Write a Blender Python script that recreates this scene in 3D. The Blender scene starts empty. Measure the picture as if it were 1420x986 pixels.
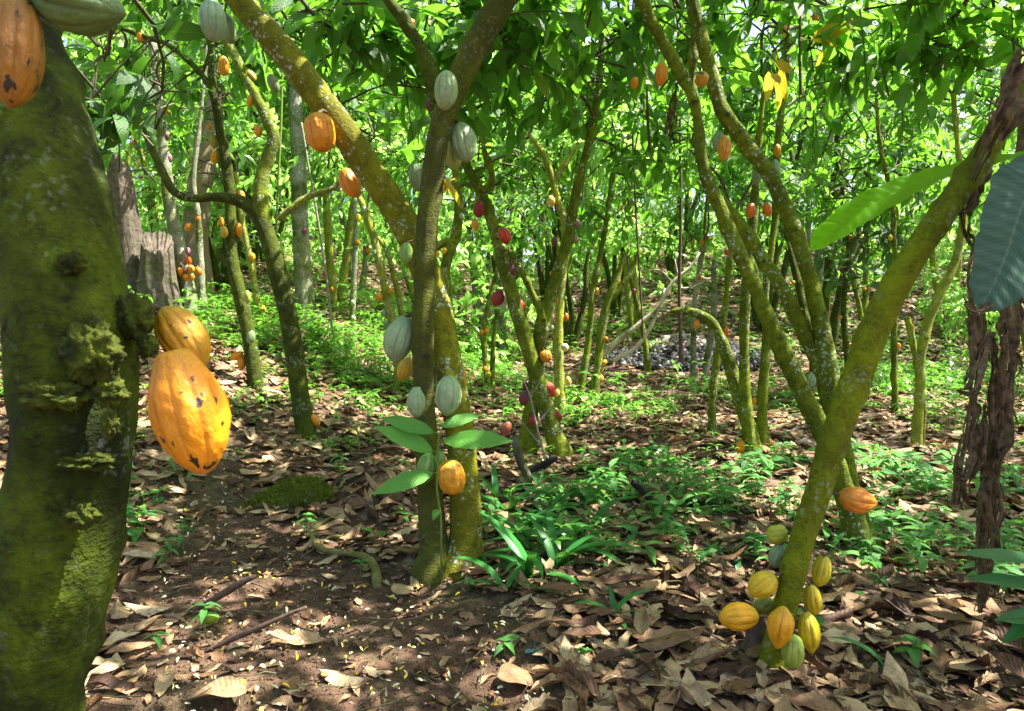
import bpy, math, random
import numpy as np
from mathutils import Vector, Matrix, noise as mnoise

random.seed(7)
RNG = np.random.default_rng(11)
S = bpy.context.scene
COL = S.collection
PI = math.pi

# ------------------------------------------------------------------ camera model
FPX = 947.0
PITCH = math.radians(4.4)
CAM = np.array([0.0, 0.0, 1.35])
_F = np.array([0, math.cos(PITCH), -math.sin(PITCH)])
_U = np.array([0, math.sin(PITCH), math.cos(PITCH)])
_R = np.array([1.0, 0, 0])

def ray(px, py):
    return _F + _R * ((px - 710) / FPX) + _U * ((493 - py) / FPX)

def P(px, py, d):
    return CAM + ray(px, py) * d

def proj(p):
    q = np.asarray(p) - CAM
    d = q @ _F
    dd = np.where(np.abs(d) < 1e-6, 1e-6, d)
    return 710 + FPX * (q @ _R) / dd, 493 - FPX * (q @ _U) / dd, d

# ------------------------------------------------------------------ terrain
def softplus(v, k=2.2):
    return np.log1p(np.exp(np.clip(v * k, -30, 30))) / k

def sstep(v, a, b):
    t = np.clip((v - a) / (b - a), 0, 1)
    return t * t * (3 - 2 * t)

def wob(x, y):
    return (0.030 * np.sin(1.7 * x + 0.6) * np.cos(1.3 * y + 1.1) + 0.018 * np.sin(3.9 * x + 2.1 * y)
            + 0.012 * np.cos(6.1 * y - 3.3 * x + 1.0) + 0.006 * np.sin(13 * x + 5 * y) * np.cos(11 * y - 4 * x))

PATH = []        # (x, y, radius) of the trodden path, filled below

def path_w(x, y):
    """1 on the bare trodden path, 0 off it"""
    x = np.asarray(x, float); y = np.asarray(y, float)
    w = np.zeros(np.broadcast(x, y).shape)
    for (cx, cy, r) in PATH:
        dd = np.sqrt((x - cx) ** 2 + (y - cy) ** 2) / r
        w = np.maximum(w, 1 - sstep(dd, 0.62, 1.15))
    return w

def G(x, y):
    x = np.asarray(x, float); y = np.asarray(y, float)
    back = 0.03 * softplus(y - 6)
    u = -x - 1.5 + 0.25 * (y - 6)
    left = 0.30 * softplus(u, 3.0) * sstep(y, 0.5, 4.5)
    left = 2.6 * np.tanh(left / 2.6)
    w = sstep(x, 0.5, 5.0)
    hill = (0.10 + 0.19 * w) * softplus(y - 13.2)
    hill = 7.0 * np.tanh(hill / 7.0)
    m = np.exp(-(((x + 0.98) / 0.24) ** 2 + ((y - 4.75) / 0.42) ** 2)) * 0.20   # old root mound by the path
    fade = 1 - sstep(np.sqrt(x * x + y * y), 60, 110)
    return (back + left + hill) * fade + m + wob(x, y) * fade - 0.035 * path_w(x, y)

def Pg(px, py):
    """where the ray through a pixel meets the terrain"""
    d = ray(px, py); t = 0.6
    for _ in range(4000):
        p = CAM + d * t
        if p[2] <= float(G(p[0], p[1])):
            break
        t += 0.01 + 0.002 * t
    lo, hi = t - 0.06, t
    for _ in range(14):
        m = (lo + hi) / 2; p = CAM + d * m
        if p[2] <= float(G(p[0], p[1])): hi = m
        else: lo = m
    p = CAM + d * hi
    return p, hi

for (px, py, r) in [(250,985,.36),(430,1000,.5),(560,960,.40),(400,930,.62),(520,915,.62),(600,890,.42),(380,860,.6),(480,850,.55),(640,960,.35),(300,800,.42),(400,800,.42),
                    (300,740,.40),(365,745,.32),(300,690,.34),(330,650,.30),(300,610,.32),(270,590,.3)]:
    p, _d = Pg(px, py); PATH.append((p[0], p[1], r))
for (px, py, r) in [(780,515,.9),(860,520,1.1),(940,520,1.2),(1020,520,1.2),(1100,530,1.0),(830,545,.6),(900,540,.7)]:
    p, _d = Pg(px, py); PATH.append((p[0], p[1], r))

# ------------------------------------------------------------------ object helpers
def tag(o, label=None, cat=None, group=None, kind=None):
    if label: o['label'] = label
    if cat: o['category'] = cat
    if group: o['group'] = group
    if kind: o['kind'] = kind
    return o

def empty(name, loc=(0, 0, 0)):
    o = bpy.data.objects.new(name, None); COL.objects.link(o)
    o.location = loc; o.empty_display_size = 0.1
    return o

def mesh_np(name, V, Q, smooth=True, attrs=None, uv=None, midx=None, mats=()):
    """mesh from numpy vertices and quads (a quad whose last two corners agree is a triangle)"""
    me = bpy.data.meshes.new(name)
    V = np.ascontiguousarray(V, dtype=np.float32); Q = np.asarray(Q, dtype=np.int32)
    tri = Q[:, 2] == Q[:, 3]
    cnt = np.where(tri, 3, 4).astype(np.int32)
    start = np.concatenate([[0], np.cumsum(cnt)[:-1]]).astype(np.int32)
    mask = np.ones(Q.shape, bool); mask[tri, 3] = False
    idx = Q[mask]
    me.vertices.add(len(V)); me.vertices.foreach_set('co', V.ravel())
    me.loops.add(len(idx)); me.loops.foreach_set('vertex_index', idx)
    me.polygons.add(len(Q)); me.polygons.foreach_set('loop_start', start)
    try: me.polygons.foreach_set('loop_total', cnt)
    except Exception: pass
    for m in mats: me.materials.append(m)
    if midx is not None: me.polygons.foreach_set('material_index', np.asarray(midx, np.int32))
    me.polygons.foreach_set('use_smooth', np.full(len(Q), smooth))
    if uv is not None:
        l = me.uv_layers.new(name='UVMap')
        l.data.foreach_set('uv', np.ascontiguousarray(np.asarray(uv, np.float32)[idx]).ravel())
    for k, a in (attrs or {}).items():
        at = me.attributes.new(k, 'FLOAT', 'POINT'); at.data.foreach_set('value', np.ascontiguousarray(a, dtype=np.float32))
    me.update(calc_edges=True)
    return me

def link(name, me, parent=None, origin=None):
    o = bpy.data.objects.new(name, me); COL.objects.link(o)
    if parent is not None:
        o.parent = parent
    return o

class Bag:
    """collects geometry pieces (V, Q, uv, rnd) into one mesh"""
    def __init__(s): s.V=[]; s.Q=[]; s.U=[]; s.R=[]; s.M=[]; s.n=0
    def add(s, V, Q, uv=None, rnd=None, mi=0):
        if len(V) == 0: return
        s.V.append(V); s.Q.append(np.asarray(Q) + s.n); s.n += len(V)
        s.U.append(np.zeros((len(V), 2)) if uv is None else uv)
        s.R.append(np.full(len(V), 0.5) if rnd is None else np.broadcast_to(rnd, (len(V),)))
        s.M.append(np.full(len(Q), mi))
    def mesh(s, name, mats, smooth=True, origin=(0, 0, 0)):
        return mesh_np(name, np.vstack(s.V) - np.asarray(origin), np.vstack(s.Q), smooth,
                       {'rnd': np.concatenate(s.R)}, np.vstack(s.U), np.concatenate(s.M), mats)

# ------------------------------------------------------------------ tubes
def catmull(pts, step):
    pts = np.asarray(pts, float)
    if len(pts) < 3:
        n = max(2, int(np.linalg.norm(pts[-1][:3] - pts[0][:3]) / step) + 1)
        t = np.linspace(0, 1, n)[:, None]
        return pts[0] * (1 - t) + pts[-1] * t
    ext = np.vstack([2 * pts[0] - pts[1], pts, 2 * pts[-1] - pts[-2]])
    out = []
    for i in range(1, len(ext) - 2):
        p0, p1, p2, p3 = ext[i - 1:i + 3]
        n = max(2, int(np.linalg.norm(p2[:3] - p1[:3]) / step))
        t = np.linspace(0, 1, n, endpoint=False)[:, None]
        out.append(0.5 * (2 * p1 + (-p0 + p2) * t + (2 * p0 - 5 * p1 + 4 * p2 - p3) * t ** 2 + (-p0 + 3 * p1 - 3 * p2 + p3) * t ** 3))
    out.append(pts[-1][None])
    return np.vstack(out)

def tube(path, seg=10, rough=0.0, cap=True, seed=0, knots=None, squash=None, freq=9.0):
    """path rows are x,y,z,r -> V, Q, uv"""
    path = np.asarray(path, float); n = len(path); C = path[:, :3]; r = path[:, 3]
    T = np.gradient(C, axis=0); T /= np.linalg.norm(T, axis=1)[:, None] + 1e-9
    a = np.array([1.0, 0, 0]) if abs(T[0][0]) < 0.8 else np.array([0, 1.0, 0])
    N = np.zeros_like(C); N[0] = np.cross(T[0], a); N[0] /= np.linalg.norm(N[0])
    for i in range(1, n):
        v = N[i - 1] - T[i] * (N[i - 1] @ T[i]); N[i] = v / (np.linalg.norm(v) + 1e-9)
    B = np.cross(T, N)
    th = np.linspace(0, 2 * PI, seg, endpoint=False)
    dirs = N[:, None] * np.cos(th)[None, :, None] + B[:, None] * np.sin(th)[None, :, None]
    R = np.repeat(r[:, None], seg, 1).copy()
    L = np.concatenate([[0], np.cumsum(np.linalg.norm(np.diff(C, axis=0), axis=1))])
    if rough > 0:
        for i in range(n):
            for j in range(seg):
                p = C[i] + dirs[i, j] * r[i]
                q = Vector(p * freq) + Vector((seed * 3.1, seed * 1.7, 0))
                v = mnoise.noise(q) * 0.55 + mnoise.noise(q * 0.35) * 0.8 + mnoise.noise(q * 2.7) * 0.25 + mnoise.noise(q * 6.1) * 0.12
                R[i, j] += rough * v
    V = C[:, None] + dirs * R[..., None]
    if knots is not None:
        for (kp, kr, kh) in knots:
            dd = np.linalg.norm(V - np.asarray(kp), axis=2)
            f = kh * np.exp(-(dd / kr) ** 2)
            V = V + dirs * f[..., None]
    V = V.reshape(-1, 3)
    i = np.arange(n - 1)[:, None] * seg; j = np.arange(seg)[None]; k = (j + 1) % seg
    Q = np.stack([i + j, i + k, i + seg + k, i + seg + j], -1).reshape(-1, 4)
    uv = np.stack([np.tile(th / (2 * PI), n), np.repeat(L, seg)], 1)
    if cap:
        V = np.vstack([V, C[-1] + T[-1] * r[-1] * 0.4]); uv = np.vstack([uv, [0, L[-1]]])
        b = (n - 1) * seg; c = len(V) - 1
        jj = np.arange(seg); kk = (jj + 1) % seg
        Q = np.vstack([Q, np.stack([b + jj, b + kk, np.full(seg, c), np.full(seg, c)], 1)])
    return V, Q, uv

# ------------------------------------------------------------------ leaves
def unit(v):
    return v / (np.linalg.norm(v, axis=-1, keepdims=True) + 1e-9)

PROF = {
    'cacao': ([0, .06, .2, .4, .6, .8, .92, 1], [.06, .42, .86, 1, .97, .68, .25, .02]),
    'lance': ([0, .05, .2, .45, .7, .88, 1], [.04, .35, .80, 1, .78, .36, .02]),
    'ovate': ([0, .08, .25, .45, .7, .9, 1], [.05, .6, 1, .92, .58, .2, .02]),
    'strap': ([0, .1, .4, .8, 1], [.45, .8, 1, .75, .05]),
    'petal': ([0, .15, .5, .85, 1], [.15, .8, 1, .75, .1]),
}

def leaves(base, d, nrm, L, W, prof='cacao', ns=4, nt=1, droop=0.15, fold=0.25, wave=0.0, rnd=None, curl=0.0, jag=0.0):
    """a batch of leaves; base,d,nrm (N,3); L,W (N,). Returns V,Q,uv,rnd"""
    N = len(base)
    if N == 0: return np.zeros((0, 3)), np.zeros((0, 4), int), np.zeros((0, 2)), np.zeros(0)
    base = np.asarray(base, float); d = unit(np.asarray(d, float)); nrm = np.asarray(nrm, float)
    side = unit(np.cross(d, nrm)); up = np.cross(side, d)
    L = np.broadcast_to(L, (N,)); W = np.broadcast_to(W, (N,)); droop = np.broadcast_to(droop, (N,)); fold = np.broadcast_to(fold, (N,)); curl = np.broadcast_to(curl, (N,))
    s = np.linspace(0, 1, ns + 1); t = np.linspace(-1, 1, 2 * nt + 1)
    pr = np.interp(s, *PROF[prof])
    if ns <= 3: pr = np.interp(s, *PROF[prof]); pr[0] = .15; pr[-1] = .06
    Sg, Tg = np.meshgrid(s, t, indexing='ij'); Pg_ = np.repeat(pr[:, None], len(t), 1)
    Sg = Sg.ravel(); Tg = Tg.ravel(); Pg_ = Pg_.ravel(); M = len(Sg)
    ph = RNG.uniform(0, 6.28, N)[:, None]
    half = (W[:, None] / 2) * Pg_ * np.abs(Tg)
    if jag > 0:
        half = half * (1 + jag * RNG.standard_normal((N, M)) * (np.abs(Tg) > .9))
    # width direction curl: an arc instead of a line
    ang = fold[:, None] + curl[:, None] * np.abs(Tg) * (0.6 + 0.4 * np.sin(5 * Sg + ph))
    x = np.sign(Tg) * half * np.cos(ang); z = half * np.sin(ang)
    # droop: leaf bends along its length
    a = droop[:, None] * Sg * 1.6
    seglen = L[:, None] * Sg
    along = seglen * np.sinc(a / PI / 1.0 * 0.5)
    z2 = -seglen * np.sin(a * 0.5)
    along = seglen * np.cos(a * 0.5)
    if wave > 0:
        z = z + wave * L[:, None] * np.sin(Sg * 19 + ph + np.sign(Tg) * 1.0) * np.abs(Tg) * Pg_ * 0.5 + wave * L[:, None] * 0.8 * np.sin(Sg * 7 + ph * 2) * Pg_
    V = base[:, None] + d[:, None] * along[..., None] + side[:, None] * x[..., None] + up[:, None] * (z + z2)[..., None]
    V = V.reshape(-1, 3)
    c = 2 * nt + 1
    i = np.arange(ns)[:, None] * c; j = np.arange(2 * nt)[None]
    q = np.stack([i + j, i + j + 1, i + c + j + 1, i + c + j], -1).reshape(-1, 4)
    Q = (q[None] + (np.arange(N) * M)[:, None, None]).reshape(-1, 4)
    uv = np.tile(np.stack([Tg * 0.5 + 0.5, Sg], 1), (N, 1))
    if rnd is None: rnd = RNG.uniform(0, 1, N)
    return V, Q, uv, np.repeat(rnd, M)

def rand_dirs(n):
    v = RNG.standard_normal((n, 3)); return unit(v)
# ------------------------------------------------------------------ materials
class NT:
    def __init__(s, name):
        s.m = bpy.data.materials.new(name); s.m.use_nodes = True
        s.t = s.m.node_tree; s.t.nodes.clear()
        s.out = s.t.nodes.new('ShaderNodeOutputMaterial')
    def n(s, typ, **kw):
        nd = s.t.nodes.new(typ)
        ins = kw.pop('ins', {})
        for k, v in kw.items(): setattr(nd, k, v)
        for k, v in ins.items():
            if isinstance(v, bpy.types.NodeSocket): s.t.links.new(v, nd.inputs[k])
            else: nd.inputs[k].default_value = v
        return nd
    def ramp(s, fac, stops, interp='LINEAR'):
        nd = s.t.nodes.new('ShaderNodeValToRGB'); cr = nd.color_ramp; cr.interpolation = interp
        while len(cr.elements) < len(stops): cr.elements.new(0.5)
        for e, (p, c) in zip(cr.elements, stops):
            e.position = p; e.color = (c[0], c[1], c[2], 1) if not isinstance(c, (int, float)) else (c, c, c, 1)
        s.t.links.new(fac, nd.inputs[0]); return nd.outputs[0]
    def mix(s, fac, a, b, mode='MIX'):
        nd = s.t.nodes.new('ShaderNodeMix'); nd.data_type = 'RGBA'; nd.blend_type = mode
        for sock, v in ((nd.inputs[0], fac), (nd.inputs[6], a), (nd.inputs[7], b)):
            if isinstance(v, bpy.types.NodeSocket): s.t.links.new(v, sock)
            elif isinstance(v, (int, float)): sock.default_value = v
            else: sock.default_value = (v[0], v[1], v[2], 1)
        return nd.outputs[2]
    def math(s, op, a, b=0.0, clamp=False):
        nd = s.t.nodes.new('ShaderNodeMath'); nd.operation = op; nd.use_clamp = clamp
        for i, v in enumerate((a, b)):
            if isinstance(v, bpy.types.NodeSocket): s.t.links.new(v, nd.inputs[i])
            else: nd.inputs[i].default_value = v
        return nd.outputs[0]
    def noise(s, vec, scale, detail=4, rough=0.55, dist=0.0):
        nd = s.n('ShaderNodeTexNoise', ins={'Scale': scale, 'Detail': detail, 'Roughness': rough, 'Distortion': dist})
        s.t.links.new(vec, nd.inputs['Vector']); return nd.outputs['Fac']
    def scalev(s, vec, sc):
        nd = s.n('ShaderNodeMapping'); s.t.links.new(vec, nd.inputs['Vector']); nd.inputs['Scale'].default_value = sc; return nd.outputs[0]
    def bump(s, h, strength=0.5, dist=0.01, normal=None):
        nd = s.n('ShaderNodeBump', ins={'Strength': strength, 'Distance': dist}); s.t.links.new(h, nd.inputs['Height'])
        if normal is not None: s.t.links.new(normal, nd.inputs['Normal'])
        return nd.outputs[0]
    def bsdf(s, color, rough=0.6, normal=None, spec=0.4, **kw):
        nd = s.n('ShaderNodeBsdfPrincipled')
        for k, v in (('Base Color', color), ('Roughness', rough), ('Specular IOR Level', spec), ('Normal', normal)):
            if v is None: continue
            if isinstance(v, bpy.types.NodeSocket): s.t.links.new(v, nd.inputs[k])
            elif isinstance(v, (int, float)): nd.inputs[k].default_value = v
            else: nd.inputs[k].default_value = (v[0], v[1], v[2], 1)
        for k, v in kw.items(): nd.inputs[k].default_value = v
        return nd.outputs[0]
    def finish(s, sh):
        s.t.links.new(sh, s.out.inputs['Surface']); return s.m
    def geo(s): return s.n('ShaderNodeNewGeometry')
    def attr(s, name): return s.n('ShaderNodeAttribute', attribute_name=name).outputs['Fac']

def mat_bark(name, moss, moss_col, bark_a, bark_b, lichen=0.5, ring=1.0, moss_dark=(0.03, 0.045, 0.006), grooved=0.0, lsc=38.0, patch=.6):
    m = NT(name); g = m.geo(); pos = g.outputs['Position']
    n1 = m.noise(pos, 3.2, 5, .6); n2 = m.noise(pos, 17, 5, .65); n3 = m.noise(pos, 75, 3, .6)
    vert = m.noise(m.scalev(pos, (26, 26, 5)), 1.0, 4, .6)
    rings = m.noise(m.scalev(pos, (14, 14, 60)), 1.0, 4, .6, 1.6)
    bark = m.mix(m.ramp(n2, [(.3, 0), (.7, 1)]), bark_a, bark_b)
    bark = m.mix(m.math('MULTIPLY', m.ramp(rings, [(.33, 1), (.45, 0)]), .5 * ring), bark, (bark_a[0] * .35, bark_a[1] * .35, bark_a[2] * .3))
    mc = m.mix(m.ramp(n2, [(.32, 0), (.62, 1)]), moss_dark, moss_col)
    mc = m.mix(m.math('MULTIPLY', m.ramp(n3, [(.4, 0), (.7, 1)]), .45), mc, (moss_col[0] * 1.5, moss_col[1] * 1.35, moss_col[2]))
    big = m.ramp(m.noise(pos, 2.6, 5, .62), [(.42, 1), (.58, 0)])
    mc = m.mix(m.math('MULTIPLY', big, patch), mc, moss_dark)
    mm = m.math('ADD', m.math('MULTIPLY', n1, .75), m.math('MULTIPLY', n2, .25))
    c0 = 0.62 - moss * 0.42
    col = m.mix(m.ramp(mm, [(c0 - .07, 0), (c0 + .08, 1)]), bark, mc)
    # lichen patches
    lv = m.n('ShaderNodeTexVoronoi', ins={'Scale': lsc}); lvn = m.n('ShaderNodeVectorMath', operation='ADD')
    nz = m.n('ShaderNodeTexNoise', ins={'Scale': 34.0, 'Detail': 4.0}); m.t.links.new(pos, nz.inputs['Vector'])
    sc = m.n('ShaderNodeVectorMath', operation='SCALE'); m.t.links.new(nz.outputs['Color'], sc.inputs[0]); sc.inputs['Scale'].default_value = .05
    m.t.links.new(pos, lvn.inputs[0]); m.t.links.new(sc.outputs[0], lvn.inputs[1]); m.t.links.new(lvn.outputs[0], lv.inputs['Vector'])
    cell = m.ramp(lv.outputs['Distance'], [(.20, 1), (.42, 0)])
    pick = m.ramp(m.noise(pos, 5.5, 2, .5), [(.60 - .12 * lichen, 0), (.64 - .12 * lichen, 1)])
    lf = m.math('MULTIPLY', m.math('MULTIPLY', cell, pick), min(1, lichen * 1.4))
    fine = m.math('MULTIPLY', m.ramp(m.noise(pos, 60, 2, .5), [(.66, 0), (.70, 1)]), .5 * lichen)
    col = m.mix(m.math('MAXIMUM', lf, fine), col, (.42, .47, .38))
    kn = m.ramp(m.math('ADD', m.attr('rnd'), m.math('MULTIPLY', m.math('SUBTRACT', n2, .5), .5)), [(.62, 0), (.85, 1)])
    col = m.mix(m.math('MULTIPLY', kn, .85), col, (.022, .018, .008))
    h = m.math('ADD', m.math('MULTIPLY', n2, .9), m.math('MULTIPLY', n3, .35))
    h = m.math('ADD', h, m.math('MULTIPLY', rings, .28 * ring)); h = m.math('ADD', h, m.math('MULTIPLY', vert, .35 + grooved))
    h = m.math('ADD', h, m.math('MULTIPLY', m.noise(pos, 190, 2, .6), .18))
    bp = m.bump(h, 1.0, .018)
    return m.finish(m.bsdf(col, .85, bp, .2))

M = {}
YG = (.19, .205, .008)
M['bark_front'] = mat_bark('bark_mossy_front', .84, (.072, .108, .002), (.016, .016, .006), (.05, .05, .022), .10, moss_dark=(.007, .011, .001), lsc=60, patch=.93)  # near-black patches put the shade around the lit moss into the colour
M['bark_ochre'] = mat_bark('bark_ochre_moss', .80, (.225, .235, .006), (.12, .125, .05), (.20, .21, .09), .8, moss_dark=(.09, .085, .008))
M['bark_plain'] = mat_bark('bark_plain_brown', .55, (.105, .125, .010), (.075, .078, .030), (.13, .135, .055), .12, ring=1.4, moss_dark=(.05, .045, .012))
M['bark_right'] = mat_bark('bark_yellow_moss', .97, (.20, .235, .004), (.13, .14, .045), (.2, .19, .09), .22, moss_dark=(.075, .082, .005))
M['bark_green'] = mat_bark('bark_green_moss', .85, (.19, .25, .008), (.13, .14, .06), (.24, .24, .14), .65, moss_dark=(.045, .06, .006))
M['bark_dark'] = mat_bark('bark_dark_moss', .75, (.075, .105, .005), (.04, .042, .016), (.10, .095, .05), .3, moss_dark=(.022, .027, .004))
M['bark_pale'] = mat_bark('bark_pale_lichen', .30, (.13, .16, .03), (.18, .17, .12), (.36, .35, .27), 1.0)
M['bark_pink'] = mat_bark('bark_smooth_pinkish', .10, (.15, .18, .03), (.25, .17, .11), (.36, .26, .18), .7)
M['bark_bright'] = mat_bark('bark_bright_moss', .8, (.30, .34, .03), (.32, .30, .18), (.42, .40, .28), .8, moss_dark=(.14, .16, .02))  # brightness of sunlit stems put into the moss and bark colour
M['wood_dead'] = mat_bark('weathered_dead_wood', .08, (.10, .12, .02), (.055, .044, .032), (.20, .165, .125), .1, ring=.2, grooved=1.2)
M['wood_pale'] = mat_bark('bleached_dead_branch', .1, (.2, .2, .04), (.42, .38, .28), (.6, .55, .42), .3)
M['charred'] = mat_bark('charred_wood', .0, (.02, .02, .01), (.012, .011, .010), (.05, .045, .04), .0)

def mat_leaf(name, cols, trans, tcol, rough=.32, veins=True, spec=.5):
    m = NT(name); r = m.attr('rnd'); g = m.geo()
    col = m.ramp(r, cols)
    uvn = m.n('ShaderNodeUVMap', uv_map='UVMap')
    sep = m.n('ShaderNodeSeparateXYZ'); m.t.links.new(uvn.outputs[0], sep.inputs[0])
    nrm = None
    if veins:
        a = m.math('ABSOLUTE', m.math('SUBTRACT', sep.outputs[0], .5))
        mid = m.ramp(a, [(.012, 1), (.03, 0)])
        v = m.math('SUBTRACT', m.math('MULTIPLY', sep.outputs[1], 13.0), m.math('MULTIPLY', a, 5.0))
        fr = m.math('ABSOLUTE', m.math('SUBTRACT', m.math('FRACT', v), .5))
        lat = m.ramp(fr, [(.03, 1), (.10, 0)])
        vv = m.math('MAXIMUM', mid, m.math('MULTIPLY', lat, .55))
        col = m.mix(m.math('MULTIPLY', vv, .35), col, (.25, .42, .10))
        nrm = m.bump(m.math('ADD', m.math('MULTIPLY', fr, 1.0), m.noise(uvn.outputs[0], 30, 2)), .5, .008)
    pos = g.outputs['Position']
    col = m.mix(m.ramp(m.noise(pos, 14, 3), [(.3, .55), (.7, 0)]), col, (.02, .05, .005), 'MULTIPLY') if False else col
    p = m.bsdf(col, rough, nrm, spec)
    t = m.n('ShaderNodeBsdfTranslucent'); tc = m.mix(.5, col, tcol); tc2 = m.mix(1.0, tc, (1.0, 1.0, 1.0), 'MULTIPLY')
    m.t.links.new(tc2, t.inputs['Color'])
    ms = m.n('ShaderNodeMixShader', ins={0: trans}); m.t.links.new(p, ms.inputs[1]); m.t.links.new(t.outputs[0], ms.inputs[2])
    return m.finish(ms.outputs[0])

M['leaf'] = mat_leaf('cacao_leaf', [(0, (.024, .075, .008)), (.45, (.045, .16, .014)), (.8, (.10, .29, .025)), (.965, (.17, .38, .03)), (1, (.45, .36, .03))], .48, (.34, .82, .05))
M['leaf_far'] = mat_leaf('sunlit_cacao_leaf', [(0, (.03, .11, .015)), (.4, (.09, .27, .03)), (.75, (.24, .52, .07)), (1, (.62, .80, .34))], .56, (.62, 1.0, .20), veins=False, rough=.42)  # sunlit brightness and pale haze put into the leaf colour
M['leaf_dark'] = mat_leaf('shaded_glossy_leaf', [(0, (.016, .055, .012)), (.6, (.03, .10, .016)), (1, (.06, .18, .02))], .32, (.22, .60, .03))  # darker copy of the cacao leaf: shade put into its colour
M['leaf_low'] = mat_leaf('undergrowth_leaf', [(0, (.045, .15, .022)), (.5, (.09, .26, .03)), (1, (.18, .42, .05))], .4, (.40, .85, .06), veins=False)
M['leaf_seed'] = mat_leaf('seedling_leaf', [(0, (.035, .15, .03)), (.5, (.065, .24, .045)), (1, (.13, .38, .06))], .36, (.28, .8, .08))
M['leaf_sapling'] = mat_leaf('bright_sapling_leaf', [(0, (.085, .30, .045)), (1, (.14, .42, .06))], .45, (.35, .85, .08))
M['leaf_strap'] = mat_leaf('strap_leaf', [(0, (.018, .11, .022)), (1, (.045, .23, .04))], .26, (.18, .6, .05), veins=False, rough=.40, spec=.32)
M['leaf_yellow'] = mat_leaf('yellowing_leaf', [(0, (.42, .30, .02)), (.6, (.55, .42, .03)), (1, (.35, .42, .04))], .5, (.9, .75, .05))

def mat_litter():
    m = NT('dry_fallen_leaf'); r = m.attr('rnd'); g = m.geo()
    col = m.ramp(r, [(0, (.035, .016, .010)), (.20, (.105, .050, .024)), (.38, (.24, .132, .066)), (.56, (.37, .235, .122)), (.76, (.46, .33, .18)), (.92, (.56, .45, .27)), (.96, (.34, .19, .10)), (1, (.42, .40, .10))])
    uvn = m.n('ShaderNodeUVMap', uv_map='UVMap'); sep = m.n('ShaderNodeSeparateXYZ'); m.t.links.new(uvn.outputs[0], sep.inputs[0])
    a = m.math('ABSOLUTE', m.math('SUBTRACT', sep.outputs[0], .5))
    mid = m.ramp(a, [(.012, 1), (.035, 0)])
    v = m.math('SUBTRACT', m.math('MULTIPLY', sep.outputs[1], 11.0), m.math('MULTIPLY', a, 5.0))
    fr = m.math('ABSOLUTE', m.math('SUBTRACT', m.math('FRACT', v), .5)); lat = m.ramp(fr, [(.03, 1), (.12, 0)])
    vv = m.math('MAXIMUM', mid, m.math('MULTIPLY', lat, .6))
    col = m.mix(m.math('MULTIPLY', vv, .35), col, m.mix(1.0, col, (.45, .4, .35), 'MULTIPLY'))
    bl = m.ramp(m.noise(g.outputs['Position'], 26, 4, .65), [(.42, 0), (.62, 1)])
    col = m.mix(m.math('MULTIPLY', bl, .55), col, m.mix(1.0, col, (.42, .36, .32), 'MULTIPLY'))
    h = m.math('ADD', m.math('MULTIPLY', fr, .7), m.noise(g.outputs['Position'], 60, 3))
    p = m.bsdf(col, .62, m.bump(h, .7, .006), .35)
    t = m.n('ShaderNodeBsdfTranslucent'); m.t.links.new(col, t.inputs['Color'])
    ms = m.n('ShaderNodeMixShader', ins={0: .12}); m.t.links.new(p, ms.inputs[1]); m.t.links.new(t.outputs[0], ms.inputs[2])
    return m.finish(ms.outputs[0])
M['litter'] = mat_litter()

def mat_ground():
    m = NT('forest_soil'); g = m.geo(); pos = g.outputs['Position']; pw = m.attr('rnd')
    n1 = m.noise(pos, 9, 6, .7); n2 = m.noise(pos, 55, 4, .7); n3 = m.noise(pos, 1.2, 3, .6)
    soil = m.ramp(n1, [(.3, (.04, .023, .014)), (.5, (.10, .06, .037)), (.72, (.20, .125, .08))])
    vo = m.n('ShaderNodeTexVoronoi', ins={'Scale': 90.0}); m.t.links.new(pos, vo.inputs['Vector'])
    peb = m.ramp(vo.outputs['Distance'], [(.05, 1), (.38, 0)])
    pc = m.ramp(m.n('ShaderNodeSeparateColor').outputs[0] if False else vo.outputs['Color'], [(0, (.06, .035, .022)), (.5, (.17, .10, .065)), (1, (.30, .21, .15))])
    soil = m.mix(m.math('MULTIPLY', peb, .55), soil, pc)
    # leaf litter cells
    vn = m.n('ShaderNodeTexVoronoi', ins={'Scale': 7.5, 'Randomness': 1.0}); wv = m.n('ShaderNodeVectorMath', operation='ADD')
    nz = m.n('ShaderNodeTexNoise', ins={'Scale': 6.0, 'Detail': 3.0}); m.t.links.new(pos, nz.inputs['Vector'])
    sc = m.n('ShaderNodeVectorMath', operation='SCALE'); m.t.links.new(nz.outputs['Color'], sc.inputs[0]); sc.inputs['Scale'].default_value = .25
    m.t.links.new(pos, wv.inputs[0]); m.t.links.new(sc.outputs[0], wv.inputs[1]); m.t.links.new(wv.outputs[0], vn.inputs['Vector'])
    sp = m.n('ShaderNodeSeparateColor'); m.t.links.new(vn.outputs['Color'], sp.inputs[0])
    lit = m.ramp(sp.outputs[0], [(0, (.05, .027, .018)), (.35, (.15, .085, .055)), (.7, (.28, .18, .12)), (1, (.40, .30, .21))])
    edge = m.ramp(vn.outputs['Distance'], [(.3, 1), (.75, .25)])
    lit = m.mix(1.0, lit, edge, 'MULTIPLY')
    lit = m.mix(m.math('MULTIPLY', m.ramp(n1, [(.4, 1), (.6, 0)]), .5), lit, soil)
    col = m.mix(m.ramp(pw, [(.15, 1), (.6, 0)]), soil, lit)
    green = m.ramp(m.noise(pos, .55, 5, .65), [(.5, 0), (.66, 1)])
    col = m.mix(m.math('MULTIPLY', green, .35), col, (.05, .12, .02))
    h = m.math('ADD', m.math('MULTIPLY', n1, 1.0), m.math('MULTIPLY', n2, .45)); h = m.math('ADD', h, m.math('MULTIPLY', peb, .35))
    return m.finish(m.bsdf(col, .92, m.bump(h, 1.0, .03), .2))
M['ground'] = mat_ground()

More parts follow.
